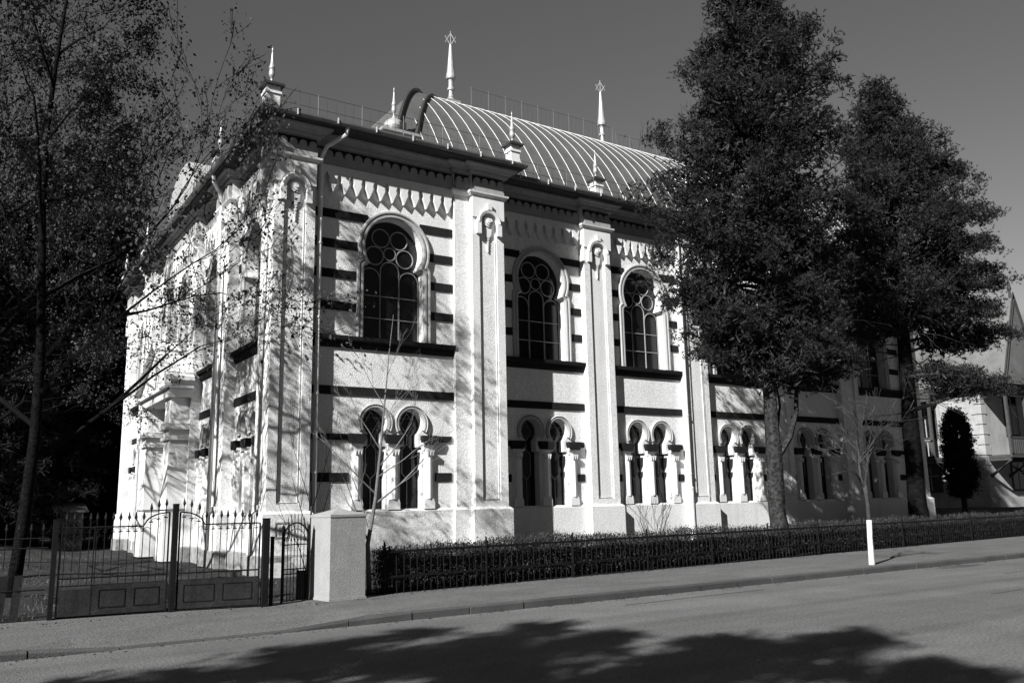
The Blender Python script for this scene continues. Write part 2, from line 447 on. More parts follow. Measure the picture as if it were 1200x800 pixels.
def frieze(F, u0, u1, d):
    """row of round headed tongues below the cornice"""
    b = MB(); n = max(1, round((u1 - u0) / .27)); w_ = (u1 - u0) / n
    b.fbox(F, u0, u1, d - .02, d + .09, 10.365, 10.60)
    for i in range(n):
        c = u0 + (i + .5) * w_; h = w_ * .40
        poly = [(c - h, 10.60), (c + h, 10.60), (c + h, 10.655)] + [(c + h * math.cos(PI * k / 8), 10.655 + h * math.sin(PI * k / 8)) for k in range(1, 8)] + [(c - h, 10.655)]
        b.prism(F, poly, d - .0, d + .09)
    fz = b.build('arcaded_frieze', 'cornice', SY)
    g_ = MB(); g_.fbox(F, u0, u1, d - .02, d + .006, 10.59, 10.86); g_.build('frieze_ground', 'band', fz, world=False)
def pilaster(F, u0, u1, d, dep, sides=(1, 1), orn=True, inv=False):
    """front face with a sunk panel, ornament head, cap block"""
    b = MB(); pm = .235; a0, a1 = u0 + pm, u1 - pm; c = (u0 + u1) / 2; hw = (a1 - a0) / 2
    zt = 9.42
    hole = [(a0, 1.76), (a1, 1.76), (a1, zt)] + [(c + hw * math.cos(PI * k / 10), zt + hw * math.sin(PI * k / 10)) for k in range(1, 10)] + [(a0, zt)]
    ww = wall(F, u0, u1, d, 1.5, 10.9, [hole], .055); b.add(ww.v, ww.f)
    b.prism(F, hole, d - .2, d - .055)
    # raised inner field of the panel
    k_ = .045
    for s_, uu in ((1, u0), (0, u1)):
        if sides[1 - s_]:
            b.quad(F(uu, d, 1.5), F(uu, d - dep, 1.5), F(uu, d - dep, 10.9), F(uu, d, 10.9))
    # panel edge bead
    pts = [F(x_, d - .045, z_) for x_, z_ in [(a0 + k_, 1.76 + k_), (a1 - k_, 1.76 + k_), (a1 - k_, 9.0)]]
    b.tube(pts, .014, 4); b.tube([F(a0 + k_, d - .045, 1.76 + k_), F(a0 + k_, d - .045, 9.0)], .014, 4)
    o = b.build('pilaster', 'stucco', SY)
    if not orn: return o
    # cap block with arched notch
    b = MB(); R = hw + .10
    notch = [(c + R, 9.60)] + [(c + R * math.cos(PI * k / 12) * 1.0, 9.60 + R * math.sin(PI * k / 12) * .62) for k in range(1, 12)] + [(c - R, 9.60)]
    poly = [(u0 - .0, 9.60)] + notch[::-1] + [(u1 + .0, 9.60), (u1 + .0, 10.215), (u0 - .0, 10.215)]
    b.prism(F, poly, d + .002, d + .05)
    b.build('cap_block', 'trim', o, world=False)
    # rosette ring and hanging drop
    b = MB(); zc = 9.46
    ring = lambda R_, dd, a_0, a_1: [F(c + R_ * math.cos(a), d + dd, zc + R_ * math.sin(a) * 1.05) for a in [a_0 + (a_1 - a_0) * k / 18 for k in range(19)]]
    b.loft([ring(hw * .98, .0, 0, PI), ring(hw * .98, .10, 0, PI), ring(hw * 1.25, .12, 0, PI), ring(hw * 1.38, .08, 0, PI), ring(hw * 1.38, 0, 0, PI)], False)
    for s_ in (-1, 1):
        b.fbox(F, c + s_ * hw * 1.18 - .07, c + s_ * hw * 1.18 + .07, d, d + .10, 9.12, 9.46)
    b.fbox(F, c - .07, c + .07, d, d + .13, 9.84, 10.02)
    for R_, dd in ((.155, .03), (.10, .06), (.05, .09)):
        p = [(c + R_ * math.cos(2 * PI * k / 16), 9.52 + R_ * math.sin(2 * PI * k / 16)) for k in range(16)]
        b.prism(F, p, d - .06, d + dd)
    b.prism(F, [(c - .13, 9.36), (c + .13, 9.36), (c + .10, 9.14), (c + .03, 9.05), (c - .03, 9.05), (c - .10, 9.14)], d - .06, d + .0)
    for q in range(5):
        z_ = 9.03 - q * .085; s_ = .055 - q * .009
        b.prism(F, [(c - s_, z_), (c, z_ - .06), (c + s_, z_), (c, z_ + .03)], d - .06, d - .01)
    b.build('rosette_ornament', 'trim', o, world=False)
    return o
def mould(path, prof, name, m, open_=True):
    """sweep (offset,z) profile along plan path with mitred corners; outside is on the right-hand side"""
    P = [Vector((p[0], p[1])) for p in path]; n = len(P); b = MB(); rings = []
    for i in range(n):
        d1 = (P[i] - P[i - 1]).normalized() if i > 0 else None
        d2 = (P[i + 1] - P[i]).normalized() if i < n - 1 else None
        if d1 is None: d1 = d2
        if d2 is None: d2 = d1
        n1 = Vector((-d1.y, d1.x)) * -1; n2 = Vector((-d2.y, d2.x)) * -1
        mm = n1 + n2; mm = mm / (mm.dot(n1)) if abs(mm.dot(n1)) > 1e-6 else n1
        rings.append([(P[i].x + mm.x * o_, P[i].y + mm.y * o_, z) for o_, z in prof])
    b.loft(rings, False)
    return b
# plan of the walls (left facade back to front, then street facade left to right)
LB = [(20.0, 21.0, 0), (21.0, 23.9, 1), (23.9, 25.3, 0), (25.3, 27.7, 1), (27.7, 32.3, 0), (32.3, 34.7, 1), (34.7, 36.1, 0), (36.1, 39.0, 1), (39.0, 40.0, 0)]
pathL = []
for a, c, w_ in LB[::-1]:
    xx = XL + (.29 if w_ else 0)
    pathL += [(xx, c), (xx, a)]
PIL = [16.95, 21.05, 25.15, 29.25]; PH = .54
pathF = [(7.3, Y0), (7.3, Y0 + .29), (11.38, Y0 + .29), (11.38, Y0 + .16), (11.86, Y0 + .16), (11.86, Y0), (12.9, Y0), (12.9, Y0 - RY)]
for c in PIL: pathF += [(c - PH, Y0 - RY), (c - PH, Y0 - RP), (c + PH, Y0 - RP), (c + PH, Y0 - RY)]
pathF += [(32.9, Y0 - RY), (32.9, Y0 - RP), (XR, Y0 - RP), (XR, 40.0), (XL, 40.0)]
path1 = [(XL, 40.0)] + pathL[1:] + pathF
path2 = [(XL, 40.0), (XL, 36.1 + .0), (XL, Y0), (12.9, Y0), (12.9, Y0 - RP), (XR, Y0 - RP), (XR, 40.), (XL, 40.)]
def clean(p):
    o = [p[0]]
    for q in p[1:]:
        if (Vector(q) - Vector(o[-1])).length > 1e-4: o.append(q)
    return o
path1 = clean(path1); path2 = clean(path2)
mould(path1, [(-.02, 1.60), (.02, 1.60), (.09, 1.54), (.09, .60), (-.02, .60)], '', '').build('plinth', 'stucco', SY)
mould(path1, [(.10, .62), (.14, .58), (.14, -.2)], '', '').build('stone_footing', 'stone', SY)
mould(path1, [(-.02, 10.215), (.06, 10.225), (.12, 10.29), (.13, 10.34), (-.02, 10.36)], '', '').build('string_course', 'trim', SY)
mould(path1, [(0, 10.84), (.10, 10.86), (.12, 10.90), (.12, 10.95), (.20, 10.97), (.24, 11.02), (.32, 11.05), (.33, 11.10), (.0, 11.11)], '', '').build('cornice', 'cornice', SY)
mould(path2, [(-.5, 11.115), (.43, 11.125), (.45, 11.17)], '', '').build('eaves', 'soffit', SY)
mould(path2, [(.45, 11.15), (.52, 11.16), (.55, 11.22), (.55, 11.27), (.52, 11.27), (.50, 11.2), (.44, 11.2)], '', '').build('gutter', 'guttermetal', SY)
# walls
def bay(F, u0, u1, d, c, k=1., win=True, kb=None):
    holes = []
    if win:
        big = [(c + x * k, z) for x, z in BIG]
        holes = [big] + [[(c + (x - 0) * k, z) for x, z in small_hole(s_)] for s_ in (-.51, .51)]
    wall(F, u0, u1, d, 1.5, 10.9, holes).build('wall', 'stucco', SY)
    if win:
        add_win('big', F, c, d, k); add_win('twin', F, c, d, k)
    bandrows(F, u0, u1, d, c, k)
    sill(F, u0 + .01, u1 - .01, d)
    lambrequin(F, u0 + .02, u1 - .02, d)
    frieze(F, u0 + .01, u1 - .01, d)
bay(FR, 7.3, 11.38, DW, 9.6)
wall(FR, 11.38, 11.86, -.16, 1.5, 10.9, []).build('wall', 'stucco', SY)
MB().quad(FR(11.38, DW, 1.5), FR(11.38, -.16, 1.5), FR(11.38, -.16, 10.9), FR(11.38, DW, 10.9)).build('wall', 'stucco', SY)
b = MB()
b.quad(FR(12.9, 0, 1.5), FR(12.9, RY, 1.5), FR(12.9, RY, 10.9), FR(12.9, 0, 10.9)); b.build('wall', 'stucco', SY); b = MB()
b.quad((XR, Y0 - RP, 0), (XR, 40, 0), (XR, 40, 10.9), (XR, Y0 - RP, 10.9)); b.quad((XL, 40, 0), (XR, 40, 0), (XR, 40, 10.9), (XL, 40, 10.9))
b.build('wall', 'stucco', SY)
frieze(FR, 11.39, 11.85, -.16)
pilaster(FR, XL, 7.3, 0, .29, (0, 1)); frieze(FR, XL + .02, 7.3, 0)
pilaster(FR, 11.86, 12.9, 0, .16, (1, 0)); frieze(FR, 11.87, 12.89, 0)
edges = [12.9]
for c in PIL: edges += [c - PH, c + PH]
edges += [32.9]
for i in range(0, len(edges), 2):
    u0, u1 = edges[i], edges[i + 1]
    bay(FR, u0, u1, RY, 14.88 if i == 0 else (u0 + u1) / 2 if i < 8 else 31.1)
for c in PIL:
    pilaster(FR, c - PH, c + PH, RP, .25); frieze(FR, c - PH + .01, c + PH - .01, RP)
pilaster(FR, 32.9, XR, RP, .25, (1, 1)); frieze(FR, 32.91, XR - .01, RP)
# left facade
for u0, u1, w_ in LB:
    if w_:
        wd = u1 - u0; bay(LF, u0, u1, DW, (u0 + u1) / 2, .92 if wd > 2.6 else .8)
    elif u1 - u0 < 2:
        pilaster(LF, u0, u1, 0, .29, (0 if u0 == 20.0 else 1, 1)); frieze(LF, u0 + .02, u1 - .01, 0)
holes = []
for c in (29.1, 30.9): holes.append([(c + x * .5, z) for x, z in BIG])
holes.append([(28.9, .7), (31.1, .7), (31.1, 3.2)] + [(30 + 1.1 * math.cos(PI * k / 10), 3.2 + 1.1 * math.sin(PI * k / 10)) for k in range(1, 10)] + [(28.9, 3.2)])
wall(LF, 27.7, 32.3, 0, .6, 10.9, holes).build('wall', 'stucco', SY)
for c in (29.1, 30.9): add_win('big', LF, c, 0, .5)
for q_ in (27.7, 32.3): MB().quad(LF(q_, 0, 1.5), LF(q_, DW, 1.5), LF(q_, DW, 10.9), LF(q_, 0, 10.9)).build('wall', 'stucco', SY)
frieze(LF, 27.72, 32.28, 0); lambrequin(LF, 27.75, 32.25, 0)
# portal porch
PT = MB()
for a in (27.8, 31.3):
    PT.fbox(LF, a, a + .9, .0, .62, .2, 1.6); PT.fbox(LF, a + .06, a + .84, .0, .56, 1.6, 3.8)
    PT.fbox(LF, a - .02, a + .92, .0, .64, 3.8, 3.9); PT.fbox(LF, a + .04, a + .86, .0, .58, 3.9, 4.12)
    PT.fbox(LF, a - .06, a + .96, .0, .70, 4.12, 4.3); PT.fbox(LF, a + .06, a + .84, .0, .56, 4.3, 5.1)
    for q in (.12, .30, .48): PT.fbox(LF, a + .02, a + .88, .0, .60, 1.7 + q * 0, 1.72)
PT.fbox(LF, 27.7, 32.3, .0, .68, 5.1, 5.35)
po = PT.build('portal', 'trim', SY)
b = MB()
gab = [(27.55, 5.45), (32.45, 5.45), (32.45, 5.62), (30, 6.95), (27.55, 5.62)]
b.prism(LF, gab, -.0, .62); b.build('pediment', 'trim', po, world=False)
b = MB()
for s_ in (-1, 1):
    b.loft([[LF(30 + s_ * 2.65, dd, 5.58), LF(30, dd, 7.06), LF(30, dd, 7.18), LF(30 + s_ * 2.65, dd, 5.70)] for dd in (0, .82)])
    n = len(b.v); b.f.append((n - 8, n - 7, n - 6, n - 5)); b.f.append((n - 4, n - 3, n - 2, n - 1))
b.fbox(LF, 27.45, 32.55, .0, .80, 5.36, 5.45)
b.build('porch_roof', 'trim', po, world=False)
b = MB(); b.fbox(LF, 28.8, 31.2, -.29, -.26, .6, 4.4); dr = b.build('door', 'door', SY)
b = MB()
for cc in (29.2, 30.3):
    for zz in (1.0, 2.0): b.fbox(LF, cc, cc + .5, -.26, -.24, zz, zz + .8)
b.build('door_panel', 'door', dr, world=False)
# round-headed attic on the left front and square pedestals
b = MB()
at = [(28.0, 11.2), (32.0, 11.2), (32.0, 12.2)] + [(30 + 2.0 * math.cos(PI * k / 14), 12.2 + 1.2 * math.sin(PI * k / 14)) for k in range(1, 14)] + [(28.0, 12.2)]
b.prism(LF, at, -.5, .12); b.build('attic_gable', 'cornice', SY)
def pinnacle_prof(h, k=1.):
    return [(.10 * k, 0), (.10 * k, .03), (.055 * k, .06), (.05 * k, .18 * h), (.10 * k, .20 * h), (.115 * k, .25 * h), (.12 * k, .30 * h), (.10 * k, .42 * h), (.13 * k, .44 * h), (.10 * k, .47 * h),
            (.07 * k, .56 * h), (.04 * k, .76 * h), (.022 * k, .90 * h), (.04 * k, .92 * h), (.012 * k, .95 * h), (.008 * k, h)]
def pedestal(x, y, z0=11.15, h=.75, w_=.145):
    b = MB(); b.box(x - w_, x + w_, y - w_, y + w_, z0, z0 + h - .06)
    b.box(x - w_ - .03, x + w_ + .03, y - w_ - .03, y + w_ + .03, z0 + h - .26, z0 + h - .20)
    o = b.build('pedestal', 'trim', SY)
    b = MB(); b.box(x - w_ - .09, x + w_ + .09, y - w_ - .09, y + w_ + .09, z0 + h - .06, z0 + h)
    b.lathe([((w_ + .06) * 1.41, 0), (.08, .12)], (x, y, z0 + h), 4, True); b.build('cap', 'darkmetal', o, world=False)
    MB().lathe(pinnacle_prof(1.02, .66), (x, y, z0 + h + .03), 12).build('pinnacle', 'zinc', o, world=False, smooth=True)
pedestal(6.03, 19.78, 11.2, .72, .17); pedestal(13.1, 19.74)
for x in PIL[:]: pedestal(x + .2, 20.95, 11.3, .72)
for y in (24.6, 35.4, 39.9): pedestal(6.05, y)
# low metal roof round the vault
def ring(ins, z): return [(XL - .5 + ins, 40.5 - ins, z), (XL - .5 + ins, 19.5 + ins, z), (13.4 - ins * .0 , 19.5 + ins, z), (13.4, 20.3 + ins, z), (XR + .5 - ins, 20.3 + ins, z), (XR + .5 - ins, 40.5 - ins, z)]
b = MB(); r0, r1, r3 = ring(0, 11.25), ring(.55, 11.5), ring(4., 12.3)
b.loft([r0, r1, r3]); n = len(b.v); b.f.append(tuple(range(n - 6, n)))
RF = b.build('low_roof', 'roof', SY)
b = MB()
for i in range(13):
    x = 6.3 + i * .55
    
    if x > 12.9: continue
    e_ = min(3.9, x - 5.77)
    b.tube([(x, 19.55, 11.27), (x, 20.05, 11.51)] + ([(x, 19.5 + e_, 11.51 + (e_ - .55) * .2319)] if e_ > .6 else []), .012, 4)
for i in range(36):
    y = 20.1 + i * .55; e_ = min(3.9, y - 19.5); b.tube([(XL - .45, y, 11.27), (XL + .05, y, 11.51)] + ([(XL - .5 + e_, y, 11.51 + (e_ - .55) * .2319)] if e_ > .6 else []), .012, 4)
b.build('standing_seam', 'seam', RF, world=False)
# barrel vault roof with hipped west end
CY, CZ, RR = 29.45, 8.3, 8.62
def arc_pt(a, x, dr=0.): return (x, CY - (RR + dr) * math.cos(a), CZ + (RR + dr) * math.sin(a))
A0 = math.asin((11.55 - CZ) / RR); NA = 20
XB0, XB1 = 10.75, 33.2
def hipx(a):    # plan position of the curved hip at arc angle a (0..pi/2)
    y = CY - RR * math.cos(a); return XB0 + (y - (CY - RR * math.cos(A0))) * .70
angs = [A0 + (PI / 2 - A0) * k / NA for k in range(NA + 1)]
front = [[arc_pt(a, hipx(a)), arc_pt(a, XB1)] for a in angs]
back = [[(p[0][0], 2 * CY - p[0][1], p[0][2]), (p[1][0], 2 * CY - p[1][1], p[1][2])] for p in front[::-1]]
b = MB(); rows = front + back[1:]
b.loft([[r_[0] for r_ in rows], [r_[1] for r_ in rows]], False)
V_ = b.build('barrel_vault_roof', 'roof', SY, smooth=True)
b = MB()    # hipped, slightly bulging west face and flat east lunette
wrows = []
for k in range(NA + 1):
    p = front[k][0]; y0_, y1_ = p[1], 2 * CY - p[1]
    bul = .12 * min(1, (y1_ - y0_) / 9.)
    wrows.append([(p[0] - .60 - bul * math.sin(PI * j / 14) ** .8, y0_ + (y1_ - y0_) * j / 14, p[2] + .02) for j in range(15)])
b.loft(wrows, False)
b.add([r_[1] for r_ in rows], [tuple(range(len(rows)))])
b.build('hipped_roof_end', 'roof', V_, world=False)
b = MB()
x = 11.3
seam_n = 0
while x < XB1 - .1:
    pts = [arc_pt(a, x, .03) for a in angs if hipx(a) <= x + .15]
    if len(pts) > 1:
        full = pts + ([(x, 2 * CY - p[1], p[2]) for p in pts[::-1]][1:] if len(pts) > NA else [])
        b.tube(full, .0145, 4)
    x += .505
b.build('standing_seam', 'seam', V_, world=False)
b = MB()
for off in (0., -.62):
    for s_ in (1, -1):
        pts = []
        for a in angs:
            p = arc_pt(a, hipx(a) + off, .05); pts.append((p[0], p[1] if s_ > 0 else 2 * CY - p[1], p[2] + (.0 if off == 0 else .06)))
        b.tube(pts, .065, 6)
b.build('hip_flashing', 'darkmetal', V_, world=False)
b = MB()    # band between the two flashings
for s_ in (1, -1):
    A_ = [arc_pt(a, hipx(a), .02) for a in angs]; B_ = [arc_pt(a, hipx(a) - .62, .04) for a in angs]
    if s_ < 0: A_ = [(p[0], 2 * CY - p[1], p[2]) for p in A_]; B_ = [(p[0], 2 * CY - p[1], p[2]) for p in B_]
    b.loft([A_, B_], False)
b.build('hip_band', 'roof', V_, world=False, smooth=True)
# star spires on the ridge
def spire(x, y, zb, zt, part='spire'):
    h = zt - zb
    b = MB(); b.box(x - .3, x + .3, y - .3, y + .3, CZ + RR - .3, zb + .02)
    b.lathe([(.30, 0), (.16, .10), (.12, .2), (.14, .24), (.10, .3), (.09, .5), (.15, .54), (.16, .62), (.11, .68), (.10, .9), (.12, 1.0), (.20, 1.05), (.21, 1.15), (.19, 1.25), (.16, 1.45), (.11, 2.0), (.07, 2.5), (.045, h - .62), (.06, h - .60), (.02, h - .56)], (x, y, zb), 14)
    o = b.build(part, 'zinc', SY, smooth=False)
    b = MB(); c = zt - .38; R = .27
    b.tube([(x, y, zt - .62), (x, y, zt + .0)], .016, 5)
    ca, sa = math.cos(-.35), math.sin(-.35)
    for s_ in (0, PI):
        b.loop([(x + R * math.sin(2 * PI * k / 3 + s_) * ca, y + R * math.sin(2 * PI * k / 3 + s_) * sa, c + R * math.cos(2 * PI * k / 3 + s_)) for k in range(3)], .022, 5)
    b.build('star', 'zinc', o, world=False)
    return o
spire(16.52, 29.45, 18.15, 21.4); spire(24.6, 29.45, 17.95, 21.3)
# ridge and eaves railings (snow guards)
def railing(pts, zf, h, step, name='snow_guard'):
    b = MB(); tot = 0; posts = []
    for i in range(len(pts) - 1):
        a, c = Vector(pts[i]), Vector(pts[i + 1]); n = max(1, int((c - a).length / step))
        for k in range(n): posts.append(a.lerp(c, k / n))
    posts.append(Vector(pts[-1]))
    for p in posts:
        b.tube([p, p + Vector((0, 0, h))], .010, 4); b.tube([p + Vector((0, .0, h * .8)), p + Vector((.12, .3, .1))], .008, 4)
    for q in (.38, .95):
        b.tube([p + Vector((0, 0, h * q)) for p in posts], .008, 4)
    fine = []
    for i in range(len(pts) - 1):
        a, c = Vector(pts[i]), Vector(pts[i + 1]); n = max(1, int((c - a).length / .23))
        for k in range(n):
            p = a.lerp(c, k / n); b.tube([p + Vector((0, 0, .02)), p + Vector((0, 0, h * rnd.uniform(.75, .98)))], .0055, 3, False)
    return b.build(name, 'wire', SY)
railing([(6.0, 19.62, 11.28), (13.1, 19.62, 11.28)], 0, .62, 1.05)
railing([(13.4, 20.45, 11.3), (34.0, 20.45, 11.3)], 0, .55, 1.05)
railing([(5.9, 19.62, 11.28), (5.9, 40, 11.28)], 0, .55, 1.05)
railing([(17.0, 28.6, CZ + RR - .05), (24.5, 28.6, CZ + RR - .05)], 0, 1.75, .8, 'ridge_railing')
railing([(24.7, 28.6, CZ + RR - .05), (33.0, 28.6, CZ + RR - .05)], 0, 1.5, .8, 'ridge_railing')
# gutter straps (bright clips)
for i in range(27):
    xs_, ys_ = (6.6 + i * 1.05, 19.44) if i < 7 else (13.7 + (i - 7) * 1.02, 20.24)
    MB().box(xs_ - .013, xs_ + .013, ys_ - .015, ys_ + .015, 11.17, 11.32).build('gutter_strap', 'seam', SY)
# roof lantern
LX, LY, LZ = 10.25, 21.7, 11.75
b = MB(); b.box(LX - .55, LX + .55, LY - .5, LY + .5, LZ - .3, LZ + .42); b.box(LX - .62, LX + .62, LY - .57, LY + .57, LZ + .42, LZ + .50)
ln = b.build('roof_lantern', 'zinc', SY)
b = MB(); b.lathe([(.30, 0), (.30, .22), (.33, .24), (.33, .28), (.30, .36), (.23, .46), (.12, .54), (.05, .57)], (LX, LY, LZ + .52), 14); b.build('dome', 'zinc', ln, world=False, smooth=True)
MB().box(LX + .02, LX + .22, LY - .375, LY - .30, LZ + .66, LZ + .86).build('hatch', 'darkmetal', ln, world=False)
MB().lathe(pinnacle_prof(1.0, .6), (LX, LY, LZ + 1.08), 12).build('pinnacle', 'zinc', ln, world=False, smooth=True)
# drainpipes
def downpipe(pts, r_=.06):
    b = MB(); b.tube(pts, r_, 8)
    z = 2.5
    p = pts[-2]; q = pts[-3]
    while z < 10:
        t = (z - p[2]) / (q[2] - p[2]) if q[2] != p[2] else 0
        if 0 < t < 1:
            x = p[0] + t * (q[0] - p[0]); y = p[1] + t * (q[1] - p[1]); b.lathe([(r_ + .018, -.02), (r_ + .018, .02)], (x, y, z), 8)
        z += 1.9
    return b.build('drainpipe', 'pipe', SY, smooth=False)
downpipe([(7.95, 19.55, 11.2), (7.93, 19.6, 11.0), (7.55, 19.95, 10.72), (7.47, 20.12, 10.45), (7.47, 20.14, 1.95), (7.47, 20.14, .3)])
downpipe([(20.5, 20.35, 11.2), (20.5, 20.38, 11.0), (20.42, 20.72, 10.6), (20.42, 20.74, 2.1), (20.42, 20.74, .3)])
MB().lathe([(.075, 0), (.085, .1), (.085, 1.75), (.1, 1.8), (.06, 1.86)], (20.42, 20.74, .25), 10).build('drainpipe_sleeve', 'pipe', SY)
downpipe([(5.85, 24.4, 11.2), (5.88, 24.45, 10.95), (6.1, 24.6, 10.7), (6.16, 24.62, 10.45), (6.16, 24.62, 2.0), (6.16, 24.62, .3)])
downpipe([(5.85, 35.4, 11.2), (5.88, 35.4, 10.95), (6.1, 35.4, 10.7), (6.16, 35.4, 10.45), (6.16, 35.4, 2.0), (6.16, 35.4, .3)])
MB().tube([(21.28, 20.78, 11.0), (21.30, 20.78, 1.6)], .012, 4).build('lightning_cable', 'wire', SY)
# small framed plaque on the corner plinth
b = MB()
for q in ((6.47, 6.50, 1.0, 1.36), (6.77, 6.80, 1.0, 1.36)): b.fbox(FR, q[0], q[1], .09, .105, q[2], q[3])
b.fbox(FR, 6.50, 6.77, .09, .105, 1.33, 1.36); b.fbox(FR, 6.50, 6.77, .09, .105, 1.0, 1.03)
b.fbox(FR, 6.56, 6.71, .085, .10, 1.08, 1.25); b.build('plaque', 'stone', SY)
b = MB()
for xx, h_, w2 in ((6.6, .42, .5), (7.1, .52, .45), (7.55, .38, .4)):
    b.lathe([(w2 * .9, 0), (w2 * .8, h_ * .7), (w2 * .5, h_)], (xx, 19.75, .05), 7)
rb = b.build('rubble_boulder', 'stone'); tag(rb, 'rough stone blocks lying at the foot of the corner pier by the side gate', 'rocks')

# ------------------------------------------------------------------ FENCES, GATES, PILLAR
def finial(b, x, y, z, h=.13, k=1.):
    b.lathe([(.008, 0), (.012, .01), (.026 * k, .045), (.02 * k, .07), (.004, h)], (x, y, z), 5)
# hedge fence
FA, FB = (6.72, fy(6.72)), (34.2, fy(34.2))
IF = empty('iron_fence', (FA[0], FA[1], .12)); tag(IF, 'long low iron picket fence in front of the clipped hedge', 'fence')
b = MB()
for z in (.42, .86):
    b.loft([[(x, y - .02, z - .02), (x, y + .02, z - .02), (x, y + .02, z + .02), (x, y - .02, z + .02)] for x, y in (FA, FB)])
b.build('rail', 'iron', IF)
pk = None; x = FA[0]; step = .145; k = 0; late = MB(); pmesh = None
while x < FB[0]:
    y = fy(x); h = .84 + (.13 if k % 12 == 0 else 0)
    if k < 100:
        if pmesh is None:
            b = MB(); b.tube([(0, 0, 0), (0, 0, .82)], .0095, 5); b.lathe([(.01, 0), (.016, .012), (.004, .03)], (0, 0, .82), 5)
            o = b.build('picket', 'iron', IF, world=False); pmesh = o.data
        else:
            o = D.objects.new('picket', pmesh); COL.objects.link(o); o.parent = IF
        o.location = (x - FA[0], y - FA[1], 0); o.rotation_euler = (rnd.uniform(-.012, .012), rnd.uniform(-.015, .015), 0)
    else:
        late.tube([(x, y, .12), (x, y, .96)], .0095, 4)
    x += step; k += 1
o = late.build('pickets', 'iron', IF); o['kind'] = 'stuff'
for i in range(13):
    x = FA[0] + .02 + i * 2.25
    b = MB(); b.box(-.014, .014, -.014, .014, -.1, .88); b.lathe([(.02, 0), (.02, .015), (.004, .05)], (0, 0, .88), 4, True)
    o = b.build('post', 'iron', IF, world=False); o.location = (x - FA[0], fy(x) - FA[1] - .03, 0)
# pillar
PL = empty('gate_pillar', (5.88, 14.62, .1), math.radians(8)); tag(PL, 'square pebbledash pillar with a pyramid cap beside the small gate', 'pillar')
b = MB(); b.box(-.345, .345, -.34, .34, -.1, 1.40); b.box(-.36, .36, -.355, .355, -.12, .06)
b.build('shaft', 'concrete', PL, world=False)
b = MB(); b.add([(-.355, -.35, 1.40), (.355, -.35, 1.40), (.355, .35, 1.40), (-.355, .35, 1.40), (-.355, -.35, 1.44), (.355, -.35, 1.44), (.355, .35, 1.44), (-.355, .35, 1.44), (0, 0, 1.55)],
    [(0, 1, 5, 4), (1, 2, 6, 5), (2, 3, 7, 6), (3, 0, 4, 7), (4, 5, 8), (5, 6, 8), (6, 7, 8), (7, 4, 8), (3, 2, 1, 0)]); b.build('cap', 'concrete', PL, world=False)
